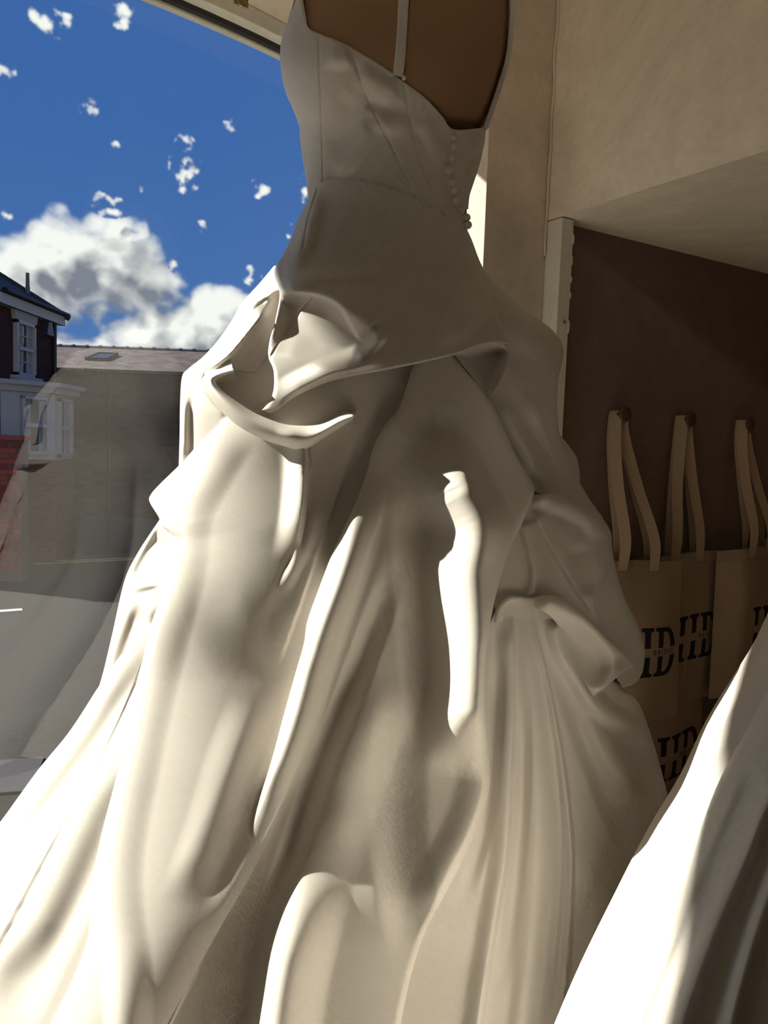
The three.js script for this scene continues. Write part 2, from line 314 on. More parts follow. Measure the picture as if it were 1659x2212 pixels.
// timber post in the corner of the alcove, with a screw and chips of filler along the joint
{
  const p = inShop(thing('corner_post', 'chipped white timber post under the corner of the bulkhead, left of the dark wall', 'post'), 1.4525, 0, INNER + 0.0285);
  mesh('post', box(0.043, 2.088, 0.055, 0, 1.044, 0, 0.003), MW.white, p);
  const s = mesh('screw', new THREE.CylinderGeometry(0.006, 0.006, 0.003, 16), std(col(0.45, 0.38, 0.3), 0.5), p); s.rotation.x = Math.PI / 2; s.position.set(0.004, 1.83, 0.0285);
  const h = mesh('screw_slot', new THREE.CylinderGeometry(0.0022, 0.0022, 0.004, 8), MW.rubber, p); h.rotation.x = Math.PI / 2; h.position.set(0.004, 1.83, 0.0286);
  const r = rng(5);
  for (let i = 0; i < 9; i++) { const k = mesh('paint_chip', new THREE.IcosahedronGeometry(0.003 + 0.004 * r(), 1), MW.head, p); k.scale.set(0.6, 1.5 + 2 * r(), 0.5); k.position.set(i < 5 ? 0.0215 : -0.0205, 1.75 + 0.32 * r(), i < 5 ? 0.027 : 0.006 * r()); }
  // a crooked hairline of filler up the corner of the wall
  const line = []; for (let i = 0; i <= 26; i++) line.push(V(1.4285 - 0.003 * r(), 2.0 + i * 0.046, INNER + 0.002 + 0.006 * r()));
  inShop(tag(mesh('filler_bead', new THREE.TubeGeometry(new THREE.CatmullRomCurve3(line), 120, 0.0035, 6), MW.head), 'cracked bead of filler running up the corner between wall and bulkhead', 'filler'), 0, 0, 0);
}

// ---------------------------------------------------------------- pegs and canvas bags
const weave = texture(64, 64, (u, v) => { const k = 0.5 + 0.25 * Math.sin(u * 16 * 2 * Math.PI) + 0.25 * Math.sin(v * 16 * 2 * Math.PI); return [k, k, k]; });
weave.repeat.set(9, 11);
const canvasColor = col(0.44, 0.32, 0.225);
function logoTexture() {
  const c = document.createElement('canvas'); c.width = 760; c.height = 940; const x = c.getContext('2d');
  x.fillStyle = 'rgb(168,143,121)'; x.fillRect(0, 0, 760, 940);
  const r = rng(3); for (let i = 0; i < 2600; i++) { const k = 130 + 60 * r(); x.fillStyle = 'rgba(' + k + ',' + k * 0.88 + ',' + k * 0.74 + ',0.20)'; if (r() < 0.5) x.fillRect(760 * r(), 940 * r(), 30 + 50 * r(), 1.5); else x.fillRect(760 * r(), 940 * r(), 1.5, 30 + 50 * r()); }
  x.fillStyle = 'rgb(22,18,24)'; x.textAlign = 'center'; x.textBaseline = 'middle';
  x.save(); x.translate(500, 530); x.scale(0.86, 1.22); x.font = 'bold 330px serif'; x.fillText('HD', 0, 0); x.restore();
  x.fillStyle = 'rgb(168,143,121)'; x.fillRect(180, 500, 580, 50);
  x.fillStyle = 'rgb(30,24,28)'; x.font = 'bold 38px serif'; x.fillText('B R I D A L', 600, 526);
  const t = new THREE.CanvasTexture(c); t.colorSpace = THREE.SRGBColorSpace; t.magFilter = THREE.LinearFilter; return t;
}
const MB = { plain: std(canvasColor, 0.9, { bumpMap: weave, bumpScale: 0.0004, side: THREE.DoubleSide }), print: std(col(1, 1, 1), 0.9, { map: logoTexture(), bumpMap: weave, bumpScale: 0.0004, side: THREE.DoubleSide }), peg: std(col(0.10, 0.055, 0.03), 0.45) };
function sheet(w, h, fn, nx = 26, ny = 30) {           // hanging from y = 0 down
  const P = [], U = []; for (let i = 0; i <= ny; i++) { const r = [], q = []; for (let j = 0; j <= nx; j++) { const s = j / nx * 2 - 1, t = i / ny; r.push(fn(s, t)); q.push([j / nx, 1 - t]); } P.push(r); U.push(q); } return gridMesh(P, U);
}
function ribbon(points, width, across, n = 40) {
  const c = new THREE.CatmullRomCurve3(points), P = [], U = []; for (let i = 0; i <= n; i++) { const p = c.getPoint(i / n), a = across(i / n); P.push([-1, 1].map((s) => p.clone().addScaledVector(a, s * width / 2))); U.push([[0, i / n * 4], [0.1, i / n * 4]]); }
  return gridMesh(P, U);
}
function toteBag(seed, bend, dx, dy, dz) {
  const b = new THREE.Group(), r = rng(seed), w = 0.19, h = 0.46, ph = r() * 6;
  const face = (s, t, k) => { const puff = 0.022 * (1 - s * s) * Math.sin(Math.min(1, t * 1.1) * Math.PI * 0.9 + 0.15), fo = 0.004 * Math.sin(s * 5 + t * 3 + ph) * (1 - Math.abs(s)), e = s < -0.55 ? (-0.55 - s) * bend : 0; return V(s * w * (1 + 0.05 * t) + e * 0.05, -h * t - 0.006 * Math.cos(s * 2.2 + ph), k * (puff + 0.005 * (1 - Math.abs(s))) + fo - e * 0.16 + 0.012 * t); };
  mesh('front_panel', sheet(w, h, (s, t) => face(s, t, 1)), MB.print, b);
  mesh('back_panel', sheet(w, h, (s, t) => face(s, t, -1)), MB.plain, b);
  mesh('hem', sheet(w, h, (s, t) => { const p = face(s, t * 0.07, 1); p.z += 0.0016; return p; }, 26, 3), MB.plain, b);
  for (const k of [1, -1]) {
    const a = face(-0.33, 0.06, k), c = face(0.33, 0.06, k), top = V(dx, dy, dz + k * 0.004), z = V(0, 0, k * 0.003);
    mesh('handle', ribbon([a.clone().add(z), a.clone().add(V(0.004, 0.08, k * 0.004)), a.clone().lerp(top, 0.55).add(V(-0.012, 0, 0)), top.clone().add(V(-0.014, -0.05, 0)), top.clone().add(V(-0.006, 0.004, 0)), top.clone().add(V(0.008, 0.002, 0)), top.clone().add(V(0.016, -0.05, 0)), c.clone().lerp(top, 0.55).add(V(0.008, 0, 0)), c.clone().add(V(-0.004, 0.08, k * 0.004)), c.clone().add(z)], 0.032, (t) => { const e = Math.sin(t * Math.PI), a1 = e * (t < 0.5 ? 0.9 : 0.55) + k * 0.12; return V(Math.cos(a1), 0, Math.sin(a1)); }, 70), MB.plain, b);
  }
  return b;
}
const PEGS = [[1.70, 'first wooden peg from the left on the dark wall'], [1.98, 'middle wooden peg of the three on the dark wall'], [2.27, 'rightmost wooden peg on the dark wall, at the edge of the frame']];
const PEG_Y = 1.608;
for (const [x, label] of PEGS) {
  const g = inShop(thing('coat_peg', label, 'peg', 'wooden pegs in a row on the dark wall'), x, PEG_Y, INNER + 0.012);
  const stem = mesh('stem', new THREE.CylinderGeometry(0.008, 0.009, 0.045, 20), MB.peg, g); stem.rotation.x = Math.PI / 2; stem.position.z = 0.0225;
  const knob = mesh('knob', new THREE.LatheGeometry([[0, 0], [0.019, 0], [0.0215, 0.002], [0.022, 0.005], [0.021, 0.008], [0.017, 0.0098], [0, 0.0105]].map((q) => new THREE.Vector2(...q)), 32), MB.peg, g); knob.rotation.x = Math.PI / 2; knob.position.z = 0.044;
}
const BAGS = [
  [1.73, 1.205, INNER + 0.10, -0.04, 31, 0.9, 'canvas tote bag in front, left, its black letters partly behind the gown'],
  [2.01, 1.205, INNER + 0.045, 0.03, 32, 0.2, 'canvas tote bag on the middle peg, half behind the left bag'],
  [2.315, 1.215, INNER + 0.085, 0.12, 33, 0.5, 'canvas tote bag on the rightmost peg, turned a little sideways'],
  [2.56, 1.235, INNER + 0.05, 0.0, 34, 0.2, 'canvas tote bag cut by the right edge of the frame'],
  [1.95, 0.855, INNER + 0.05, 0.02, 35, 0.2, 'canvas tote bag hanging low in the dark below the left bag'],
];
for (const [x, y, z, turn, seed, bend, label] of BAGS) {
  const hung = PEGS.reduce((q, p) => (Math.abs(p[0] - x) < Math.abs(q - x) ? p[0] : q), 2.56), low = y < 1, b = toteBag(seed, bend, low ? 0 : hung - x, (low ? 0.26 : PEG_Y + 0.006 - y), INNER + 0.036 - z); b.name = numbered('tote_bag'); scene.add(b); tag(b, label, 'bag', 'canvas tote bags hung on the dark wall');
  inShop(b, x, y, z); b.rotation.y = YAW + turn;
}
// small clear hook over the window
{
  const h = inShop(thing('ceiling_hook', 'small brass hook plate on the wall over the arched window', 'hook'), 0.592, 2.365, INNER + 0.001);
  mesh('plate', box(0.03, 0.022, 0.004, 0, 0, 0.002, 0.001), std(col(0.6, 0.48, 0.25), 0.3, { metalness: 0.8 }), h);
  mesh('hook', new THREE.TorusGeometry(0.007, 0.002, 8, 20, Math.PI * 1.5), std(col(0.6, 0.48, 0.25), 0.3, { metalness: 0.8 }), h).position.set(0, -0.004, 0.006);
}

// a track of spotlights turned to the wall over the alcove
{
  const lit = std(col(0.9, 0.85, 0.75), 0.5, { emissive: col(1, 0.82, 0.62), emissiveIntensity: 6 }), can = std(col(0.05, 0.05, 0.05), 0.5);
  const tr = inShop(thing('light_track', 'black ceiling track carrying the spotlights, behind the camera', 'light track'), -1.2, 3.19, 0.5);
  mesh('rail', box(0.035, 0.02, 2.0, 0, 0, 0, 0.003), can, tr);
  [0.0, 0.9].forEach((z, i) => {
    const s = inShop(thing('spotlight', ['black track spotlight nearest the window', 'black track spotlight farthest from the window'][i], 'spotlight', 'spotlights of the ceiling track'), -1.2, 3.06, z);
    const g = new THREE.Group(); g.name = 'head'; s.add(g);
    mesh('arm', new THREE.CylinderGeometry(0.008, 0.008, 0.12, 10), can, s).position.y = 0.06;
    const aim = new THREE.Vector3(1.43, 2.62, -1.15 + 0.5 * i).sub(new THREE.Vector3(-1.2, 3.06, z)).normalize(); g.quaternion.setFromUnitVectors(V(0, -1, 0), aim);
    mesh('can', new THREE.LatheGeometry([[0.02, 0.09], [0.05, 0.08], [0.055, 0], [0.055, -0.05], [0.051, -0.05], [0.051, -0.01], [0.0, -0.008]].map((q) => new THREE.Vector2(...q)), 24), new THREE.MeshStandardMaterial({ color: col(0.05, 0.05, 0.05), roughness: 0.5, side: THREE.DoubleSide }), g);
    mesh('lamp_glass', new THREE.CylinderGeometry(0.05, 0.05, 0.004, 24), lit, g).position.y = -0.04;
    const l = new THREE.SpotLight(col(1, 0.80, 0.58), SPOT, 0, 0.42, 0.7, 2); l.name = 'spot'; l.position.set(0, -0.046, 0); l.target.position.set(0, -1, 0); g.add(l, l.target); l.shadow.radius = 5; l.castShadow = true;
  });
}

// ---------------------------------------------------------------- the street
const STREET = -0.6;
const grit = texture(512, 512, (u, v, i, j) => { const r = rng(i * 911 + j * 3571 + 1), a = r(), k = 0.38 + 0.15 * tileNoise(u, v, 40) + 0.26 * (a - 0.5) + (a > 0.965 ? 0.4 : 0) + 0.08 * tileNoise(u, v, 6, 3); return [k, k * 0.95, k * 0.93]; }, true);
const gritBump = texture(256, 256, (u, v, i, j) => { const k = rng(i * 31 + j * 977)(); return [k, k, k]; });
function flat(x0, x1, z0, z1, m) { return uvScale(box(x1 - x0, 0.1, z1 - z0, (x0 + x1) / 2, -0.05, (z0 + z1) / 2, 0), 1); }
function repeatOf(t, a, b) { const c = t.clone(); c.repeat.set(a, b); return c; }
const MS = {
  road: std(col(0.075, 0.065, 0.065), 0.9, { map: repeatOf(grit, 60, 30), bumpMap: repeatOf(gritBump, 200, 100), bumpScale: 0.004 }),
  pavement: std(col(0.03, 0.026, 0.032), 0.9, { map: repeatOf(grit, 20, 4) }),
  paving: std(col(0.36, 0.31, 0.27), 0.9, { map: repeatOf(grit, 40, 6) }),
  pale: std(col(0.05, 0.047, 0.055), 0.8), yellow: std(col(0.62, 0.45, 0.16), 0.8), white: std(col(0.62, 0.6, 0.55), 0.8),
  brick: std(col(1, 1, 1), 0.9, {}), slate: std(col(0.030, 0.027, 0.032), 0.7), upvc: std(col(0.42, 0.40, 0.39), 0.45), stone: std(col(0.40, 0.37, 0.36), 0.8), black: std(col(0.012, 0.012, 0.016), 0.5),
  glass: std(col(0.02, 0.025, 0.03), 0.05, { metalness: 0 }), curtain: std(col(0.32, 0.31, 0.31), 0.9),
};
const bricks = (a, b, c, mortar) => texture(512, 512, (u, v) => { const row = Math.floor(v * 24), x = u * 8 + (row % 2) * 0.5, n = Math.floor(x), fx = x - n, fy = v * 24 - row, r = rng((n % 8) * 57 + row * 131)(), k = 0.75 + 0.5 * r + 0.12 * tileNoise(u, v, 30), m = fx < 0.035 || fy < 0.12; return m ? mortar : [a * k, b * k, c * k]; }, true);
const houseBrick = bricks(0.36, 0.15, 0.15, [0.28, 0.2, 0.19]), shedBrick = bricks(0.40, 0.29, 0.26, [0.36, 0.31, 0.29]);
const brickBox = (w, h, d, x, y, z, t, per = 1.8) => { const g = box(w, h, d, x, y, z, 0), p = g.attributes.position, n = g.attributes.normal, u = g.attributes.uv; for (let i = 0; i < p.count; i++) u.setXY(i, (Math.abs(n.getX(i)) > 0.5 ? p.getZ(i) : p.getX(i)) / per, (Math.abs(n.getY(i)) > 0.5 ? p.getZ(i) : p.getY(i)) / per); return g; };
// roadway, pavements and lines lie along the shop front
inShop(struct('ground', flat(-60, 60, -60, OUTER - 0.02), MS.road), 0, STREET, 0);
const near = struct('pavement_near', brickBox(8, 0.1, 3.1, 0, 0.0, 0), MS.pavement); near.position.set(-1.6, STREET - 0.035, -3.55); near.rotation.y = -0.09;
inShop(struct('pavement_far', flat(-30, 40, -19.5, -13.88), MS.paving), 0, STREET + 0.05, 0);
for (const z of [-13.52, -13.72]) inShop(tag(mesh('yellow_line', flat(1.25, 5, z - 0.04, z + 0.04), MS.yellow), z > -13.6 ? 'nearer of the two thin yellow lines along the far side of the road' : 'farther of the two thin yellow lines, next to the far pavement', 'road marking', 'double yellow lines'), 0, STREET + 0.012, 0);

tag(mesh('road_marking', (() => { const g = flat(-1.6, 1.24, -10.07, -9.95, MS.white); return g; })(), MS.white), 'white centre line dash on the grey road, seen at the left edge', 'road marking');
inShop(scene.children[scene.children.length - 1], 0, STREET + 0.012, 0);
{ const s = tag(mesh('paving_slab', box(0.27, 0.06, 0.50, 0, 0, 0, 0.006), MS.pale), 'pale grey slab let into the dark pavement just outside the window', 'slab'); s.position.set(-2.19, STREET + 0.0, -4.60); s.rotation.y = 0.27; }
function planTo(o, x, z, turn) { o.position.set(x, 0, z); o.rotation.y = turn; return o; }
function sashWindow(parent, x, y, z, turn, w, h, cols, rowsUp, rowsLow, lined) {   // frame, glazing bars and panes; x, y, z is the middle of the sill
  const g = new THREE.Group(); g.name = 'window'; parent.add(g); g.position.set(x, y, z); g.rotation.y = turn;
  const f = 0.055, q = [box(f, h, 0.09, -w / 2 + f / 2, h / 2), box(f, h, 0.09, w / 2 - f / 2, h / 2), box(w, f, 0.09, 0, h - f / 2), box(w, f, 0.09, 0, f / 2), box(w - f, 0.06, 0.07, 0, h / 2, 0.01)];
  mesh('frame', merge(q), MS.upvc, g);
  const iw = w - 2 * f, b = [];
  for (const [n, y0, y1] of [[rowsLow, f, h / 2 - 0.03], [rowsUp, h / 2 + 0.03, h - f]]) {
    for (let i = 1; i < cols; i++) b.push(box(0.018, y1 - y0, 0.03, -iw / 2 + iw * i / cols, (y0 + y1) / 2, 0.0, 0));
    for (let i = 1; i < n; i++) b.push(box(iw, 0.018, 0.03, 0, mix(y0, y1, i / n), 0.0, 0));
    const p = mesh('pane', box(iw, y1 - y0, 0.008, 0, (y0 + y1) / 2, -0.02, 0), MS.glass, g); p.name = 'pane';
  }
  if (b.length) mesh('glazing_bars', merge(b), MS.upvc, g);
  if (lined) { const c = []; for (const k of [-1, 1]) c.push(box(iw * 0.3, h * 0.9, 0.006, k * iw * 0.34, h / 2, -0.012, 0)); mesh('curtain', merge(c), MS.curtain, g); }
  return g;
}
// red brick house at the left
{
  const h = thing('brick_house', 'dark red brick house with white sash window, canted bay and black slate roof', 'house');
  const brick = std(col(0.34, 0.22, 0.24), 0.9, { map: houseBrick }), X = -5.91, ZF = -13.98, ZN = -11.95, E = 3.54, B = STREET;
  mesh('wall', brickBox(3.2, E - B, ZN - ZF, X - 1.6, (E + B) / 2, (ZN + ZF) / 2, houseBrick), brick, h);
  // hipped roof, overhanging the walls
  const o = 0.14, x1 = X + o, x0 = X - 3.2 - o, z0 = ZF - o, z1 = ZN + o, y0 = E + 0.04, rise = 1.15, xm = (x0 + x1) / 2, in1 = 1.52;
  const pts = [[x0, y0, z0], [x1, y0, z0], [x1, y0, z1], [x0, y0, z1], [xm, y0 + rise, z0 + in1], [xm, y0 + rise, z1]], tri = [[0, 4, 1], [1, 4, 5], [1, 5, 2], [2, 5, 3], [3, 5, 4], [3, 4, 0], [0, 1, 2], [0, 2, 3]];
  const g = new THREE.BufferGeometry(), P = [], U = []; for (const t of tri) for (const k of t) { P.push(...pts[k]); U.push(pts[k][2], pts[k][0]); }
  g.setAttribute('position', new THREE.BufferAttribute(new Float32Array(P), 3)); g.setAttribute('uv', new THREE.BufferAttribute(new Float32Array(U), 2)); g.computeVertexNormals();
  const roof = mesh('roof', g, MS.slate, h);
  const hip = (a, b) => { const A = V(...pts[a]), C = V(...pts[b]), n = 26, q = []; for (let i = 0; i < n; i++) { const t = new THREE.CylinderGeometry(0.05, 0.055, 0.24, 8, 1); t.rotateX(Math.PI / 2); t.applyMatrix4(new THREE.Matrix4().lookAt(A, C, V(0, 1, 0))); t.translate(...A.clone().lerp(C, (i + 0.5) / n).toArray()); q.push(t); } return merge(q); };
  mesh('hip_tiles', hip(1, 4), MS.slate, roof); 
  mesh('fascia', box(0.05, 0.16, z1 - z0, x1 - 0.03, E - 0.05, (z0 + z1) / 2), MS.upvc, h);
  mesh('soffit_board', box(0.16, 0.02, z1 - z0, X + 0.05, E - 0.12, (z0 + z1) / 2), MS.upvc, h);
  const gut = mesh('gutter', new THREE.CylinderGeometry(0.055, 0.055, z1 - z0, 14, 1, true, 0, Math.PI), std(MS.black.color, 0.5, { side: THREE.DoubleSide }), h); gut.rotation.set(Math.PI / 2, Math.PI / 2, 0); gut.position.set(x1 + 0.04, E + 0.045, (z0 + z1) / 2);
  const dp = mesh('downpipe', new THREE.CylinderGeometry(0.035, 0.035, E - B, 12), MS.black, h); dp.position.set(X + 0.045, (E + B) / 2 - 0.1, ZF + 0.10);
  const vent = mesh('vent_pipe', merge(new THREE.CylinderGeometry(0.032, 0.036, 0.34, 14), new THREE.CylinderGeometry(0.042, 0.042, 0.12, 14).translate(0, -0.12, 0)), std(col(0.16, 0.15, 0.16), 0.6), h); vent.position.set(X - 0.30, E + 0.50, ZF + 0.38);
  const SZ = -12.77;
  sashWindow(h, X + 0.03, 2.40, SZ, Math.PI / 2, 0.66, 0.87, 3, 2, 2, true);
  mesh('lintel', (() => { const s = new THREE.Shape(); s.moveTo(-0.36, 0); s.lineTo(0.36, 0); s.lineTo(0.43, 0.24); s.lineTo(-0.43, 0.24); s.closePath(); const e = new THREE.ExtrudeGeometry(s, { depth: 0.07, bevelEnabled: false }); e.rotateY(Math.PI / 2); e.translate(X, 3.27, SZ); return e; })(), MS.stone, h);
  mesh('sill', box(0.16, 0.10, 0.86, X + 0.06, 2.35, SZ), MS.stone, h);
  const al = mesh('alarm_box', (() => { const s = new THREE.Shape(); s.moveTo(-0.13, 0); s.lineTo(0.13, 0); s.lineTo(0.04, 0.30); s.lineTo(-0.04, 0.30); s.closePath(); return new THREE.ExtrudeGeometry(s, { depth: 0.08, bevelEnabled: true, bevelSize: 0.01, bevelThickness: 0.01, bevelSegments: 2 }); })(), std(col(0.035, 0.04, 0.09), 0.4), h); al.rotation.y = Math.PI / 2; al.position.set(X, 3.18, -13.62);
  // the bay: a canted box of two faces that are seen and one that is not
  const bay = [[X, -12.0], [X + 0.55, -12.75], [X + 0.55, -13.5], [X, -13.95]], poly = (e, y0, y1) => { const s = new THREE.Shape(); s.moveTo(X - 0.1, 11.9 - e); bay.forEach(([x, z], i) => s.lineTo(x + e * (i === 1 || i === 2 ? 1 : 0), -z + (i < 2 ? -e * 0.7 : e * 0.7))); s.lineTo(X - 0.1, 13.95 + e); s.closePath(); const g2 = new THREE.ExtrudeGeometry(s, { depth: y1 - y0, bevelEnabled: false }); g2.rotateX(-Math.PI / 2); g2.translate(0, y0, 0); return g2; };
  const b = new THREE.Group(); b.name = 'bay'; h.add(b);
  mesh('bay_wall', poly(0, B, 1.08), std(col(0.85, 0.22, 0.17), 0.9, { map: houseBrick }), b);
  mesh('bay_frame', poly(-0.03, 1.08, 2.14), MS.upvc, b);
  mesh('cornice', merge(poly(0.07, 2.14, 2.24), poly(0.15, 2.24, 2.31)), MS.stone, b);
  const face = (i, u, y, w, hh, c) => { const [ax, az] = bay[i], [bx, bz] = bay[i + 1], k = mix(ax, bx, u), l = mix(az, bz, u); sashWindow(b, k - 0.01, y, l, Math.atan2(-(bz - az), bx - ax), w, hh, c, 1, 1, true); };
  face(0, 0.62, 1.16, 0.46, 0.92, 1); face(1, 0.48, 1.12, 0.52, 0.96, 2);
}
{
  const g = thing('garden_wall', 'low red brick garden wall in front of the bay window of the house', 'wall');
  mesh('mortar', box(1.88, 1.98, 0.20, 0, 0, 0, 0), std(col(0.16, 0.09, 0.08), 0.95), g);
  mesh('coping', box(1.96, 0.07, 0.30, 0, 1.025, 0, 0.01), std(col(0.34, 0.07, 0.055), 0.9), g);
  const reds = [[0.30, 0.055, 0.04], [0.24, 0.04, 0.032], [0.35, 0.075, 0.05], [0.20, 0.035, 0.03]].map((c) => std(col(...c), 0.9)), whole = box(0.215, 0.065, 0.014, 0, 0, 0, 0.003), half = box(0.1025, 0.065, 0.014, 0, 0, 0, 0.003), r = rng(41);
  for (let i = 0; i < 26; i++) for (let k = 0; k < 9; k++) { if (i < 2) continue; const odd = i % 2, w = odd && (k === 0 || k === 8), x = odd ? (k === 0 ? -0.8815 : k === 8 ? 0.8665 : -0.9375 + 0.225 * k) : -0.8255 + 0.225 * k; if (!odd && k === 8) continue; const b = mesh('brick', w ? half : whole, reds[Math.floor(r() * 4)], g); b.position.set(x, -0.955 + i * 0.075, 0.102 + 0.003 * r()); }
  g.position.set(-5.98, STREET + 1.0, -10.95);
}
// long low building with a slate roof
{
  const s = thing('brick_outbuilding', 'long low brown brick building under a grey slate roof with one skylight, across the road', 'building');
  const X0 = -9.4, X1 = 12, Z = -14.3, E = 2.70, RZ = -16.6, RY = 3.30, B = STREET;
  mesh('wall', brickBox(X1 - X0, E - B, 4.6, (X0 + X1) / 2, (E + B) / 2, Z - 2.3, shedBrick, 2.0), std(col(0.36, 0.27, 0.28), 0.9, { map: shedBrick }), s);
  mesh('plinth', box(X1 - X0, 0.62, 0.08, (X0 + X1) / 2, B + 0.31, Z + 0.04, 0.01), std(col(0.06, 0.055, 0.065), 0.8), s);
  const slates = texture(512, 512, (u, v) => { const row = Math.floor(v * 16), x = u * 12 + (row % 2) / 2, n = Math.floor(x), k = 0.62 + 0.36 * rng((n % 12) * 91 + row * 17)() + 0.2 * tileNoise(u, v, 12), e = (v * 16 - row < 0.14 ? 0.55 : 1) * (x - n < 0.05 ? 0.7 : 1); return [0.44 * k * e, 0.37 * k * e, 0.36 * k * e]; }, true);
  slates.repeat.set(0.42, 0.42);
  const slope = Math.atan2(RY - E, Z - RZ), L = Math.hypot(RY - E, Z - RZ) + 0.18, rm = std(col(1, 1, 1), 0.85, { map: slates });
  for (const k of [1, -1]) { const q = uvScale(new THREE.BoxGeometry(X1 - X0 + 0.2, 0.05, L), 1); const u = q.attributes.uv, p = q.attributes.position; for (let i = 0; i < p.count; i++) u.setXY(i, p.getX(i), p.getZ(i)); const r = mesh('roof', q, rm, s); r.rotation.x = k * slope; r.position.set((X0 + X1) / 2, (E + RY) / 2 - 0.02, RZ + k * (Z - RZ) / 2 + k * 0.08); }
  const tile = new THREE.CylinderGeometry(0.07, 0.07, 0.27, 10, 1, false, 0, Math.PI), lip = new THREE.CylinderGeometry(0.082, 0.082, 0.05, 10, 1, false, 0, Math.PI).translate(0, 0.12, 0), rt = merge(tile, lip); rt.rotateZ(Math.PI / 2);
  const tm = [0.20, 0.15, 0.24].map((k) => std(col(k, k * 0.86, k * 0.82), 0.9));
  for (let i = 0; i < 52; i++) { const t = mesh('ridge_tile', rt, tm[(i * 7) % 3], s); t.position.set(X0 + 0.1 + i * 0.28, RY + 0.0, RZ); t.name = 'ridge_tile'; }
  mesh('gutter', box(X1 - X0 + 0.1, 0.07, 0.09, (X0 + X1) / 2, E - 0.05, Z + 0.10, 0.02), MS.black, s);
  const dp = mesh('downpipe', new THREE.CylinderGeometry(0.035, 0.035, E - B, 12), MS.black, s); dp.position.set(-5.02, (E + B) / 2 - 0.06, Z + 0.06);
  const sk = new THREE.Group(); sk.name = 'skylight'; s.add(sk); sk.position.set(-5.56, 2.985, -15.33); sk.rotation.x = slope;
  mesh('frame', merge(box(0.38, 0.06, 0.05, 0, 0.04, 0.33), box(0.38, 0.06, 0.05, 0, 0.04, -0.33), box(0.05, 0.06, 0.7, -0.18, 0.04, 0), box(0.05, 0.06, 0.7, 0.18, 0.04, 0)), MS.black, sk);
  mesh('pane', box(0.34, 0.01, 0.64, 0, 0.05, 0, 0), MS.glass, sk);
}

// ---------------------------------------------------------------- the gown
const PLATFORM = 0.56;
const GOWN = [[340, 662, 1036], [400, 657, 1030], [450, 648, 1026], [520, 612, 1042], [600, 556, 1085], [700, 478, 1190], [820, 384, 1238], [1000, 345, 1268], [1150, 300, 1340], [1300, 236, 1395], [1480, 180, 1425], [1700, 40, 1460], [1900, -100, 1505], [2212, -330, 1590], [2600, -620, 1720]];
const gownDepth = body(GOWN, 1.2, 0.75);
const gown = thing('wedding_gown', 'ivory satin ballgown with gathered pick-up skirt and buttoned back, on the tan dress form', 'wedding gown');
const part = (name, o, label) => tag(mesh(name, cloth({ depth: gownDepth, ...o }), M.satin, gown), label);

const SILHOUETTE = [[380, 684, 1006], [450, 664, 998], [520, 642, 1008], [600, 596, 1050], [700, 512, 1160], [760, 474, 1185], [820, 420, 1185], [1000, 412, 1200], [1100, 366, 1262], [1200, 326, 1296], [1300, 284, 1322], [1480, 244, 1350], [1600, 160, 1384], [1700, 84, 1412], [1900, -64, 1464], [2212, -296, 1556], [2600, -600, 1690]];
// what closes the gown behind and beneath the cloth that is seen: a plain underskirt all round, and the gathered back
function ring(table, axis, { y0, y1, inset, nearK, farK, rows, cols, ruffle, floorY, hem = 0 }) {
  const P = [], U = [];
  for (let i = 0; i <= rows; i++) {
    const y = mix(y0, y1, i / rows), [l, r] = tableAt(table, y), c = (l + r) / 2, wd = (r - l) / 2 / FL, sd = wd / Math.sqrt(1 + wd * wd), za = axis / (Math.cos(0.085) + (H / 2 - y) / FL * Math.sin(0.085)), zt = za * (1 - sd * sd);
    const a = at(l + inset, y, zt), b = at(r - inset, y, zt), m = a.clone().add(b).multiplyScalar(0.5), h = b.clone().sub(a).multiplyScalar(0.5), rad = h.length(), row = [], ur = [];
    for (let j = 0; j <= cols; j++) {
      const t = j / cols * 2 * Math.PI, back = Math.sin(t) > 0, k = ruffle ? ruffle(t, i / rows, rad) : 1, p = m.clone().addScaledVector(h, -Math.cos(t) * k);
      p.z -= Math.sin(t) * rad * k * (back ? farK : nearK); p.y = Math.max(p.y, floorY);
      row.push(p); ur.push([t * rad, p.y]);
    }
    P.push(row); U.push(ur);
  }
  if (hem) {                                             // on down to the ground, a little wider
    const last = P[P.length - 1], c = last.reduce((s, p) => s.add(p), V(0, 0, 0)).multiplyScalar(1 / last.length), lu = U[U.length - 1];
    for (let i = 1; i <= 14; i++) { const s = i / 14; P.push(last.map((p) => V(mix(p.x, c.x + (p.x - c.x) * 1.16, s), mix(p.y, hem, s), mix(p.z, c.z + (p.z - c.z) * 1.1, s)))); U.push(lu.map((q, j) => [q[0], P[P.length - 1][j].y])); }
  }
  return gridMesh(P, U);
}
tag(mesh('underskirt', ring(SILHOUETTE, 1.2, { y0: 420, y1: 2600, inset: 16, nearK: 0.45, farK: 0.80, rows: 60, cols: 72, floorY: PLATFORM + 0.004 }), M.satin, gown));
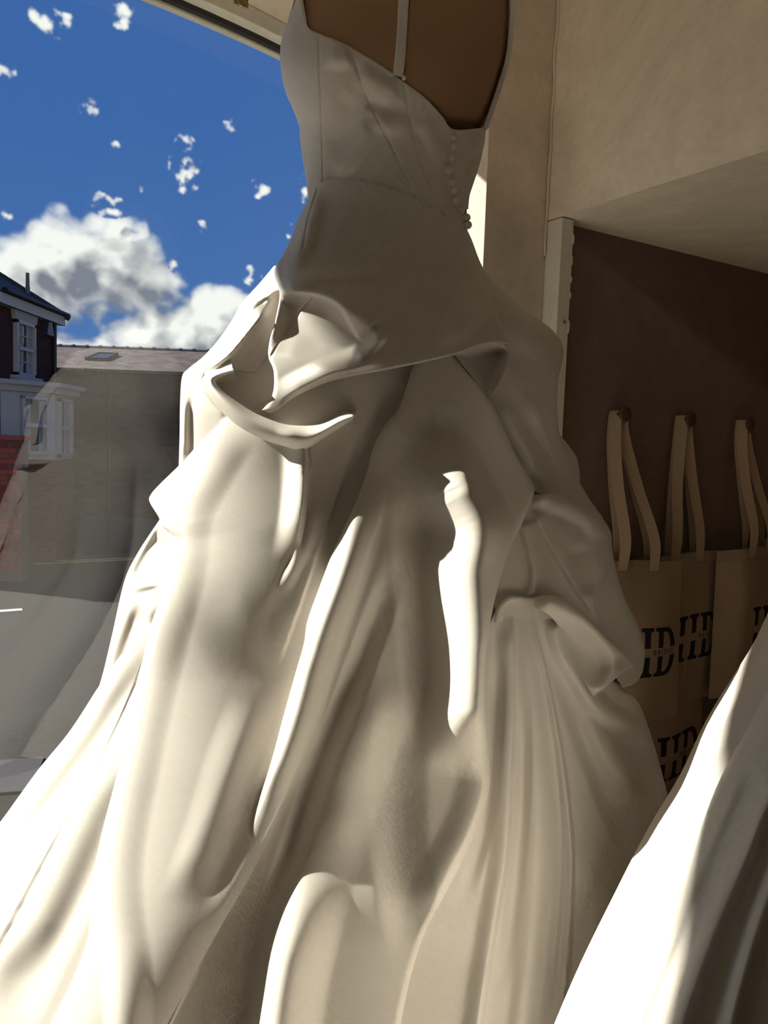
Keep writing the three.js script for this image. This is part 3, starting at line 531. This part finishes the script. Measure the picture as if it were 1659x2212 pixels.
function backShape() {
  const P = [], U = [], rows = 170, cols = 150;
  for (let i = 0; i <= rows; i++) {
    const y = mix(385, 2600, i / rows), [l, r] = tableAt(SILHOUETTE, y), wd = (r - l) / 2 / FL, sd = wd / Math.sqrt(1 + wd * wd), za = 1.2 / (Math.cos(0.085) + (H / 2 - y) / FL * Math.sin(0.085)), zt = za * (1 - sd * sd);
    const a = at(l + 8, y, zt), b = at(r - 8, y, zt), m = a.clone().add(b).multiplyScalar(0.5), h = b.clone().sub(a).multiplyScalar(0.5), rad = h.length(), row = [], ur = [];
    for (let j = 0; j <= cols; j++) {
      const t = (j / cols) * Math.PI, e = Math.sin(clamp(j / cols) * Math.PI), low = sstep(900, 1700, y), q = y / 330 + 0.35 * Math.sin(t * 2.3 + 1);
      const swag = (0.5 - Math.abs(q - Math.floor(q) - 0.5)) * Math.sin(t * 4 + Math.floor(q) * 1.7) * 0.11 * sstep(520, 800, y) * (1 - sstep(1500, 1900, y));
      const k = 0.985 + Math.min(1, e * e * 1.4) * (swag + low * 0.13 * (Math.abs(Math.sin(t * 6.5 + Math.sin(y / 300) * 0.5)) ** 0.7 - 0.75) + 0.02 * noise3(t * 3, y / 160, 4));
      const p = m.clone().addScaledVector(h, -Math.cos(t) * k); p.z -= Math.sin(t) * rad * k * 0.92 + 0.03; p.y = Math.max(p.y, PLATFORM + 0.004);
      row.push(p); ur.push([t * rad, p.y]);
    }
    P.push(row); U.push(ur);
  }
  return gridMesh(P, U);
}
mesh('skirt_back', backShape(), M.satin, gown);

// lower skirt, left and behind
part('skirt_panel', { a: [[345, 1122], [322, 1156], [300, 1190], [276, 1235], [262, 1280], [240, 1380], [214, 1482], [180, 1560]], b: [[420, 1110], [425, 1190], [420, 1300], [400, 1400], [380, 1500], [350, 1620]], lift: -22, free: 'a', rho: 12,
  folds: [dent(-22, 14, [[338, 1150], [304, 1200], [288, 1240], [318, 1253], [352, 1247], [356, 1180]]), fold(6, 14, 18, [[274, 1272], [316, 1264], [360, 1246]], 0.3), fold(-14, 34, 30, [[318, 1300], [282, 1400], [258, 1480]]), fold(10, 26, 20, [[330, 1295], [305, 1370], [280, 1440]])] });
part('skirt_panel', { a: [[324, 1347], [286, 1392], [254, 1424], [233, 1462], [214, 1482], [150, 1580], [80, 1666], [0, 1776], [-90, 1890], [-260, 2110]], b: [[380, 1330], [375, 1420], [350, 1500], [330, 1600], [310, 1740], [290, 1860], [270, 1960], [260, 2060], [200, 2200], [120, 2420]], lift: -10, free: 'a', rho: 14,
  folds: [fold(9, 30, 44, [[330, 1352], [262, 1440], [170, 1585], [60, 1730], [-60, 1885]]), fold(-8, 54, 56, [[318, 1420], [215, 1580], [110, 1730], [0, 1880]]), fold(2.5, 110, 5, [[330, 1370], [280, 1495], [232, 1600], [160, 1730], [80, 1880], [0, 2030], [-60, 2130]], 0.06), fold(10, 60, 60, [[300, 1560], [200, 1760], [110, 1950], [20, 2120]]), fold(-8, 70, 70, [[280, 1620], [225, 1760], [160, 1900], [60, 2110], [0, 2250]])] });
// far right sliver and the right back drape
part('back_drape', { a: [[1180, 920], [1190, 1000], [1225, 1080]], b: [[1206, 935], [1243, 983], [1252, 1020], [1253, 1060]], lift: -70, free: 'b', rho: 8 });
part('back_drape', { a: [[1000, 540, 34], [1005, 640, 30], [1010, 720, 20], [1000, 800, 8], [1040, 880], [1085, 970], [1150, 1060]], b: [[1030, 548, 20], [1046, 582, 16], [1078, 618, 10], [1132, 668], [1190, 710], [1213, 742], [1217, 768], [1206, 822], [1204, 880], [1210, 940], [1235, 1005], [1268, 1070], [1304, 1120]], lift: -26, free: 'b', rho: 14,
  folds: [fold(12, 34, 34, [[1058, 850], [1100, 905], [1140, 975], [1195, 1055]]), fold(-13, 26, 26, [[1132, 890], [1160, 960], [1190, 1045]]), fold(12, 60, 40, [[1070, 660], [1140, 710], [1195, 752]]), fold(-8, 50, 50, [[1100, 740], [1150, 800], [1160, 880]])] });
part('back_drape', { a: [[1250, 1160], [1255, 1260], [1275, 1360], [1310, 1430], [1344, 1484]], b: [[1300, 1118], [1320, 1150], [1324, 1196], [1345, 1280], [1378, 1350], [1392, 1402], [1389, 1446], [1374, 1474], [1346, 1486]], lift: -30, free: 'b', rho: 12 });
// right skirt, gathers running down from the lifted point
part('skirt_panel', { a: [[1080, 1296], [1040, 1400], [1020, 1500], [1010, 1650], [960, 1850, -10], [870, 1990, -30], [800, 2100, -46], [720, 2320, -60]], b: [[1140, 1290], [1230, 1350], [1300, 1440], [1340, 1488], [1376, 1512], [1402, 1575], [1433, 1680], [1460, 1790], [1487, 1900], [1540, 2100], [1600, 2350]], lift: -12, free: 'b', rho: 16,
  folds: [fold(13, 40, 7, [[1106, 1320], [1108, 1450], [1106, 1580], [1093, 1835], [1072, 1970], [1045, 2140], [1020, 2320]], 0.08), fold(-8, 24, 24, [[1074, 1400], [1066, 1600], [1050, 1760], [1000, 1960]]), fold(9, 34, 34, [[1128, 1330], [1150, 1500], [1162, 1700], [1160, 1880], [1140, 2091], [1110, 2320]], 0.12), fold(-8, 20, 24, [[1130, 1480], [1128, 1700], [1112, 1900], [1085, 2150]]),
    fold(9, 16, 5, [[1150, 1330], [1185, 1480], [1208, 1600], [1228, 1740], [1236, 1877], [1226, 2091], [1206, 2240], [1196, 2330]], 0.1), fold(-6, 18, 10, [[1190, 1560], [1206, 1720], [1210, 1880], [1195, 2091], [1170, 2300]]), fold(-11, 26, 34, [[1200, 1420], [1257, 1591], [1317, 1749], [1377, 1877]]), fold(14, 44, 40, [[1262, 1520], [1335, 1645], [1399, 1760], [1462, 1875]]),
    fold(18, 28, 34, [[1196, 1322], [1210, 1400], [1245, 1465], [1290, 1525], [1340, 1562], [1384, 1590]], 0.12), fold(-12, 36, 36, [[1330, 1560], [1390, 1680], [1420, 1760]]), dent(-10, 30, [[1290, 1560], [1350, 1575], [1380, 1640], [1320, 1610]]), fold(7, 60, 60, [[1260, 1800], [1290, 1950], [1300, 2150]])] });
// left drape with its deep pocket
part('side_drape', { a: [[592, 574], [562, 610], [522, 655], [500, 693], [470, 736], [438, 771], [406, 797], [393, 815], [389, 870], [388, 940], [386, 1010]], b: [[660, 580], [680, 640], [690, 700], [690, 780], [680, 860], [660, 910], [600, 945], [530, 970], [450, 990]], lift: -4, free: 'a', rho: 10,
  folds: [fold(30, 64, 17, [[582, 664], [545, 705], [495, 765], [450, 812]], 0.14), fold(7, 9, 9, [[606, 634], [572, 640], [545, 662], [522, 690]]), dent(-52, 24, [[602, 645], [580, 690], [528, 768], [478, 802], [455, 822], [490, 878], [560, 912], [680, 905], [690, 660]]), dent(-20, 5, [[452, 818], [500, 804], [550, 807], [580, 772], [620, 780], [640, 905], [560, 918], [495, 888]]), dent(-11, 16, [[404, 832], [424, 828], [446, 852], [476, 888], [496, 905], [440, 985], [402, 1000]]), fold(6, 12, 14, [[400, 850], [398, 920], [398, 990]])] });
// main front panel
part('skirt_panel', { a: [[498, 892], [440, 948], [388, 1004], [345, 1046], [326, 1068], [323, 1084], [343, 1118], [348, 1136], [366, 1150], [381, 1168], [367, 1205], [360, 1240], [347, 1290], [326, 1350], [306, 1430], [288, 1500], [267, 1600], [240, 1720], [215, 1820], [199, 1920], [192, 2000], [186, 2040], [150, 2130], [108, 2212], [50, 2330]], b: [[905, 765, -8], [885, 850, -8], [862, 950, -8], [840, 1030, -10], [800, 1140, -14], [750, 1260, -18], [720, 1350, -20], [700, 1430, -20], [660, 1570, -16], [630, 1680, -10], [590, 1790, -4], [530, 1910], [455, 2040], [345, 2245], [310, 2330]], top: [[498, 892], [560, 872], [640, 828], [720, 790], [800, 764], [905, 765]], lift: 0, free: 'a', rho: 24, bulge: 13,
  folds: [fold(7, 50, 70, [[508, 905], [445, 1010], [402, 1090], [388, 1160], [384, 1215], [366, 1290], [345, 1370], [325, 1450], [304, 1540], [280, 1660], [256, 1780], [244, 1880], [248, 1980], [262, 2080], [268, 2212], [266, 2330]], [0.06, 0.02]), 
    fold(-2.2, 70, 70, [[450, 1230], [470, 1340], [525, 1424], [590, 1430], [640, 1370]]), fold(-2.5, 40, 40, [[660, 1180], [632, 1260], [600, 1340]]), fold(4, 60, 60, [[560, 1490], [500, 1640], [450, 1800], [390, 1960]]), fold(26, 50, 13, [[646, 930], [657, 985], [656, 1060], [647, 1140], [628, 1230]], [0.1, 0.5]), fold(5, 16, 24, [[700, 1060], [660, 1170], [600, 1290]]), fold(4, 60, 2.5, [[800, 880], [772, 950], [705, 1140], [640, 1330], [600, 1440]], 0.12), fold(-4, 80, 50, [[640, 1460], [580, 1640], [500, 1820], [400, 2010]])] });
// central panel with the long rolled fold
part('skirt_panel', { a: [[896, 775, -6], [880, 830, -6], [860, 885], [836, 914], [813, 952], [800, 988], [796, 1008], [776, 1068], [748, 1130], [720, 1190], [690, 1268], [664, 1342], [656, 1392], [638, 1455], [610, 1556, -8], [586, 1644, -22], [556, 1732, -38], [498, 1856, -44], [428, 1986, -46], [310, 2212, -46], [260, 2320, -46]], b: [[985, 768], [1030, 825], [1056, 858], [1086, 920], [1116, 985], [1151, 1046], [1151, 1072], [1128, 1130], [1096, 1200], [1070, 1290], [1053, 1385], [1047, 1450], [1048, 1560], [1059, 1680], [1042, 1760], [1005, 1850, -2], [962, 1930, -8], [920, 2010, -20], [890, 2100, -32], [866, 2212, -40], [850, 2330, -42]], lift: 16, free: 'ab', rho: 16,
  folds: [fold(20, 40, 58, [[812, 1010], [774, 1130], [740, 1240], [704, 1340], [674, 1430], [642, 1540], [608, 1640], [562, 1740, 0.6], [500, 1860, 0.4], [420, 2020, 0.4]], [0.22, 0.2]), fold(7, 80, 4, [[836, 1010], [822, 1110], [800, 1170], [762, 1290], [722, 1420], [681, 1550], [640, 1660], [590, 1770], [530, 1890], [450, 2040], [368, 2212], [310, 2330]], [0.25, 0.02]), fold(12, 190, 4, [[700, 1480], [640, 1660], [590, 1770], [530, 1890], [450, 2040], [368, 2212], [310, 2330]], [0.3, 0.02]), dent(8, 46, [[812, 990], [838, 925], [870, 905], [918, 920], [945, 975], [950, 1060], [900, 1110], [830, 1100]]), fold(-16, 60, 70, [[905, 1010], [900, 1150], [905, 1300], [920, 1480], [930, 1640]]), fold(72, 132, 60, [[962, 920], [1002, 1040], [1050, 1140, 1.1], [1036, 1250], [1042, 1400, 1.15], [1028, 1560, 1.1], [1010, 1690]], [0.2, 0.2]), fold(-16, 34, 40, [[868, 1180], [790, 1400], [700, 1640], [630, 1840], [570, 2000]]), fold(16, 90, 90, [[850, 1440], [780, 1600], [730, 1740], [700, 1900]], 0.3), fold(30, 78, 100, [[700, 1790, 0.6], [660, 1940, 0.9], [624, 2080], [602, 2212], [594, 2330]], [0.55, 0.02]), fold(-12, 70, 70, [[880, 1480], [860, 1700], [872, 1900], [915, 2100]]), fold(10, 60, 30, [[1035, 1600], [1040, 1690], [1010, 1790], [965, 1880], [915, 1990]], 0.2)] });
// right pick-ups
part('pick_up', { a: [[1120, 1040], [1105, 1120], [1080, 1200], [1066, 1290], [1078, 1330]], b: [[1205, 1066], [1286, 1110], [1312, 1135], [1317, 1170], [1312, 1204], [1306, 1240], [1290, 1275], [1283, 1308], [1298, 1345]], top: [[1120, 1040], [1150, 1066], [1205, 1066]], lift: -6, free: 'b', rho: 8, step: 3,
  folds: [fold(18, 34, 26, [[1146, 1072], [1216, 1086], [1276, 1120], [1304, 1166]], 0.15), fold(11, 8, 90, [[1152, 1098], [1196, 1190], [1246, 1272], [1286, 1330]], 0.1), fold(9, 7, 50, [[1124, 1124], [1146, 1206], [1151, 1256], [1144, 1296]], 0.1), fold(-14, 30, 40, [[1240, 1170], [1260, 1240], [1270, 1290]])] });
part('pick_up', { a: [[1066, 1345], [1076, 1310], [1098, 1288], [1122, 1287], [1146, 1290], [1200, 1287], [1256, 1322], [1305, 1371], [1346, 1409], [1373, 1438]], b: [[1076, 1345], [1088, 1312], [1104, 1296], [1124, 1298], [1150, 1308], [1192, 1334], [1222, 1382], [1240, 1430], [1262, 1474], [1282, 1506]], bot: [[1373, 1438], [1346, 1452], [1312, 1482], [1282, 1506]], lift: 8, free: 'ae', rho: 8,
  folds: [fold(24, 46, 40, [[1152, 1294], [1212, 1312], [1270, 1356], [1322, 1404], [1352, 1430]], 0.15), dent(-20, 22, [[1210, 1346], [1250, 1352], [1296, 1398], [1312, 1436], [1288, 1468], [1252, 1446], [1226, 1400]]), fold(14, 24, 26, [[1342, 1430], [1314, 1468], [1286, 1500]])] });
// the loop at the end of the top swag
part('swag_lining', { a: [[980, 764], [1018, 812], [1056, 858]], b: [[1040, 738], [1092, 742], [1101, 768], [1087, 812], [1058, 862]], lift: 18, free: 'b', rho: 7, folds: [dent(-34, 14, [[1000, 770], [1050, 752], [1088, 760], [1078, 810], [1056, 846], [1030, 815]])] });
// top drape over the hip, ending in the swag
part('overskirt', { a: [[684, 396], [668, 428], [645, 470], [630, 512], [612, 548], [592, 588], [604, 633], [595, 690], [582, 738], [580, 772], [591, 802], [589, 850], [566, 886]], b: [[1004, 486], [1020, 520], [1034, 562], [1042, 602], [1063, 650], [1083, 700], [1098, 744]], top: [[684, 396], [710, 388], [750, 387], [800, 394], [860, 411], [920, 439], [960, 467], [1004, 486]], bot: [[566, 886], [590, 890], [640, 856], [720, 822], [830, 800], [900, 786], [985, 766], [1050, 743], [1098, 744]], lift: 22, free: 'abe', rho: 11, step: 3,
  folds: [fold(20, 10, 80, [[606, 632], [650, 630], [700, 640], [742, 666], [760, 706], [790, 740]], 0.12), dent(-40, 30, [[608, 648], [690, 652], [734, 682], [786, 716], [796, 748], [752, 778], [690, 764], [640, 746], [598, 728]]), fold(-2.6, 4, 4, [[676, 638], [640, 684], [604, 738], [584, 772]], 0.02), fold(6, 20, 26, [[612, 618], [660, 604], [740, 597], [840, 602]]), fold(12, 26, 36, [[690, 404], [672, 450], [656, 520], [622, 596]]), fold(-2.4, 4, 4, [[688, 402], [676, 440], [664, 480], [654, 540]], 0.02), fold(9, 40, 40, [[1050, 640], [990, 700], [930, 726]]), fold(14, 20, 24, [[760, 775], [800, 752], [828, 716]]), fold(10, 16, 40, [[590, 868], [660, 830], [740, 796], [840, 780]]), fold(-8, 30, 40, [[880, 640], [960, 680], [1000, 730]])] });
// the rolled swag that crosses the front
part('swag', { a: [[436, 830], [441, 812], [466, 801], [504, 796]].reverse().concat([[460, 868], [505, 913], [560, 946], [614, 964], [655, 972], [700, 946], [742, 920], [764, 902]].slice(0)), b: [[506, 803], [484, 812], [466, 824], [474, 838]].concat([[496, 856], [540, 886], [578, 904], [626, 918], [690, 917], [735, 897], [758, 893], [766, 897]]), lift: 30, bulge: 16, free: 'abse', rho: 9, step: 3, tuck: 40,
  folds: [fold(2.5, 14, 22, [[590, 934], [630, 948], [658, 966]], 0.5)] });

// ---------------------------------------------------------------- bodice, straps, buttons
const TORSO = [[-560, 800, 900], [-440, 795, 905], [-340, 745, 955], [-250, 690, 1030], [-120, 652, 1096], [0, 626, 1110], [60, 612, 1110], [130, 602, 1100], [200, 614, 1080], [275, 640, 1056], [350, 650, 1040], [430, 658, 1020], [500, 650, 1020], [560, 640, 1030]];
const trunkDepth = body(TORSO, 1.2, 0.9), torsoDepth = (x, y) => mix(trunkDepth(x, y), gownDepth(x, y) - 0.016, sstep(240, 440, y));
tag(mesh('bodice', cloth({ depth: torsoDepth, step: 3, a: [[641, -6], [630, 28], [612, 70], [605, 112], [608, 160], [618, 202], [634, 236], [645, 256], [648, 300], [655, 350], [662, 392], [668, 436]], b: [[1050, 275], [1047, 305], [1036, 355], [1015, 418], [1004, 455], [1006, 494]], top: [[641, -6], [655, 28], [668, 60], [692, 73], [740, 92], [800, 125], [850, 158], [880, 181], [920, 212], [955, 250], [980, 279], [1050, 275]], bot: [[668, 436], [700, 410], [740, 402], [800, 408], [860, 426], [920, 454], [960, 482], [1006, 500]], lift: 5, free: 'abs', rho: 5, tuck: 12,
  folds: [fold(-1.8, 3, 3, [[688, 72], [692, 200], [697, 330], [697, 400]], 0.02), fold(-1.8, 3, 3, [[758, 104], [790, 205], [848, 320], [898, 430]], 0.02), fold(-1.8, 3, 3, [[872, 175], [886, 260], [912, 360], [960, 470]], 0.02), fold(-1.5, 3, 3, [[622, 62], [620, 130], [630, 200], [646, 252]], 0.05), fold(-1.2, 2, 2, [[640, 40], [640, 110], [646, 180]], 0.1), fold(6, 40, 30, [[770, 150], [830, 190], [870, 196]]), fold(-4, 20, 24, [[780, 215], [840, 235], [880, 230]]), fold(5, 24, 30, [[800, 260], [850, 275], [890, 262]]), fold(5, 26, 26, [[905, 250], [935, 300], [960, 360]]), fold(5, 30, 40, [[705, 120], [730, 128], [760, 120]]), fold(5, 30, 30, [[720, 380], [770, 330], [800, 250]]), fold(-4, 30, 30, [[705, 330], [740, 280], [750, 190]]), fold(4, 8, 14, [[984, 288], [974, 340], [972, 380], [984, 430], [1002, 468]], 0.05), fold(4, 12, 12, [[1046, 300], [1028, 330], [1020, 352]])] }), M.satin, gown));
{                                                        // the far side of the bodice, from under the bust round to the back
  const P = [], U = [];
  for (let i = 0; i <= 40; i++) {
    const row = [], ur = [];
    for (let j = 0; j <= 50; j++) {
      const t = mix(-0.14, 1.12, j / 50) * Math.PI, y = mix(mix(20, 280, sstep(0.25, 0.85, j / 50)), 452, i / 40), [l, r] = tableAt(TORSO, y), wd = (r - l) / 2 / FL, sd = wd / Math.sqrt(1 + wd * wd), za = 1.2 / (Math.cos(0.085) + (H / 2 - y) / FL * Math.sin(0.085)), zt = za * (1 - sd * sd), q = zt + Math.sin(t) * za * sd * 0.9 + 0.014 + 0.012 * Math.max(0, -Math.sin(t));
      row.push(at((l + r) / 2 - ((r - l) / 2 - 5) * Math.cos(t) * (zt / q), y, q)); ur.push([t * 0.13, y * 0.0007]);
    }
    P.push(row); U.push(ur);
  }
  mesh('bodice_back', gridMesh(P, U), M.satin, gown);
}
const strap = (a, b, name = 'strap') => mesh(name, cloth({ depth: torsoDepth, a, b, lift: 8, free: 'ab', rho: 3, step: 2, tuck: 2 }), M.satin, gown);
strap([[866, -260], [862, -120], [861, -20], [858, 60], [854, 112], [848, 162]], [[890, -260], [886, -120], [884, -20], [880, 60], [877, 112], [872, 168]]);
strap([[1040, -250], [1086, -120], [1100, -20], [1101, 40], [1093, 120], [1073, 190], [1044, 275]], [[1046, -250], [1093, -120], [1107, -20], [1108, 40], [1100, 122], [1080, 193], [1052, 277]]);
strap([[690, -250], [652, -120], [640, -40], [641, 0], [644, 30]], [[704, -250], [666, -120], [654, -40], [655, 0], [664, 50]]);
for (const [x, y, r] of [[981, 297, 5], [979, 318, 7], [975, 342, 7], [969, 368, 9], [977, 394, 8], [982, 410, 8], [984, 433, 8.5], [998, 452, 7], [1008, 470, 8], [1011, 486, 8], [873, 168, 4.5], [1049, 277, 4]]) {
  const g = new THREE.SphereGeometry(1, 14, 10); const z = torsoDepth(x, y) - 0.010, s = (r + 0.6) * z / FL; g.scale(s, s, s * 0.85);
  const b = mesh('button', g, M.button, gown); b.position.copy(at(x, y, z)); b.lookAt(camera.position);
}
// ---------------------------------------------------------------- dress form
const form = thing('dress_form', 'tan cloth dress form wearing the buttoned ivory gown, its bare back showing above the neckline', 'dress form');
{
  const P = [], U = [];
  for (let i = 0; i <= 90; i++) {
    const y = mix(-560, 560, i / 90), [l, r] = tableAt(TORSO, y), c = (l + r) / 2, hw = (r - l) / 2 - 8, wd = hw / FL, sd = wd / Math.sqrt(1 + wd * wd), za = 1.2 / (Math.cos(0.085) + (H / 2 - y) / FL * Math.sin(0.085)), zt = za * (1 - sd * sd), rad = za * sd, row = [], ur = [];
    for (let j = 0; j <= 72; j++) {
      const t = j / 72 * 2 * Math.PI, z = (Math.cos(t) > 0 ? mix(zt - Math.cos(t) * rad * 0.9, zt - Math.cos(t) * rad * 0.3, sstep(200, 420, y)) : zt - Math.cos(t) * rad * 0.86) + 0.012, seam = y < 300 ? 0.0022 * Math.exp(-(((c + hw * Math.sin(t) - 717) / 4) ** 2)) * (Math.cos(t) > 0 ? 1 : 0) : 0;
      row.push(at(c + hw * Math.sin(t) * (zt / z), y, z + seam)); ur.push([t * rad, y * 0.0007]);
    }
    P.push(row); U.push(ur);
  }
  mesh('torso', gridMesh(P, U), M.skin, form);
  const top = at(850, -560, 1.16), cap = new THREE.CylinderGeometry(0.036, 0.036, 0.02, 24); const c = mesh('neck_cap', cap, std(col(0.2, 0.12, 0.07), 0.4), form); c.position.copy(top);
  const foot = at(800, 1500, 1.2); const pole = mesh('pole', new THREE.CylinderGeometry(0.016, 0.016, 1.2, 16), std(col(0.3, 0.3, 0.3), 0.3, { metalness: 1 }), form); pole.position.set(foot.x, PLATFORM + 0.6, foot.z);
  const base = mesh('base', new THREE.CylinderGeometry(0.17, 0.18, 0.02, 32), std(col(0.3, 0.3, 0.3), 0.3, { metalness: 1 }), form); base.position.set(foot.x, PLATFORM + 0.01, foot.z);
}
// ---------------------------------------------------------------- the second gown, close by on the right
const GOWN2 = [[300, 2110, 2890], [600, 2140, 2860], [800, 2170, 2830], [900, 2100, 2900], [1300, 1746, 3254], [1485, 1660, 3340], [1690, 1552, 3448], [1860, 1482, 3518], [2020, 1402, 3598], [2212, 1318, 3682], [2500, 1200, 3800], [2900, 1060, 3940]];
const gown2Depth = body(GOWN2, 0.8, 0.8);
const gown2 = thing('wedding_gown', 'second white satin gown, only the edge of its plain skirt showing at the lower right', 'wedding gown');
mesh('skirt', cloth({ depth: gown2Depth, a: [[1746, 1300, -30], [1660, 1485], [1606, 1588], [1552, 1690], [1482, 1860], [1402, 2020], [1318, 2212], [1200, 2500], [1130, 2700, -30]], b: [[2500, 1300, -40], [2500, 1485, -40], [2500, 1588, -40], [2500, 1690, -40], [2500, 1860, -40], [2500, 2020, -40], [2500, 2212, -40], [2500, 2500, -40], [2500, 2700, -50]], free: 'a', rho: 14, lift: 2, folds: [
  fold(-5.4, 26, 34, [[1640, 1640], [1590, 1760], [1530, 1900], [1450, 2100], [1390, 2240], [1330, 2400]], 0.1), fold(6, 34, 30, [[1690, 1640], [1640, 1790], [1560, 1960], [1500, 2120], [1440, 2300]], 0.1), fold(-7.2, 40, 30, [[1700, 1700], [1640, 1880], [1590, 2010], [1540, 2160], [1490, 2320]], 0.15), fold(7.2, 36, 26, [[1720, 1760], [1660, 1930], [1610, 2090], [1570, 2250], [1540, 2380]], 0.12), fold(-6, 30, 60, [[1760, 1800], [1690, 1980], [1640, 2160], [1610, 2330]], 0.1), fold(7.2, 60, 60, [[1900, 1500], [1800, 1900], [1730, 2250]]), fold(-8.4, 60, 60, [[2000, 1500], [1900, 1900], [1830, 2300]]), fold(8.4, 60, 60, [[2100, 1500], [2020, 1900], [1980, 2300]])] }), M.satin, gown2);
mesh('underskirt', ring(GOWN2, 0.8, { y0: 900, y1: 2900, inset: 34, nearK: 0.78, farK: 0.9, rows: 50, cols: 60, floorY: 0.6, hem: 0.01, ruffle: (t, s) => 1 + (Math.sin(t) > 0 ? 0.03 * s * Math.sin(t * 14) : 0) }), M.satin, gown2);

mesh('bodice', ring(GOWN2, 0.8, { y0: 300, y1: 905, inset: 0, nearK: 0.8, farK: 0.9, rows: 24, cols: 60, floorY: 0.6 }), M.satin, gown2);

renderer.render(scene, camera);
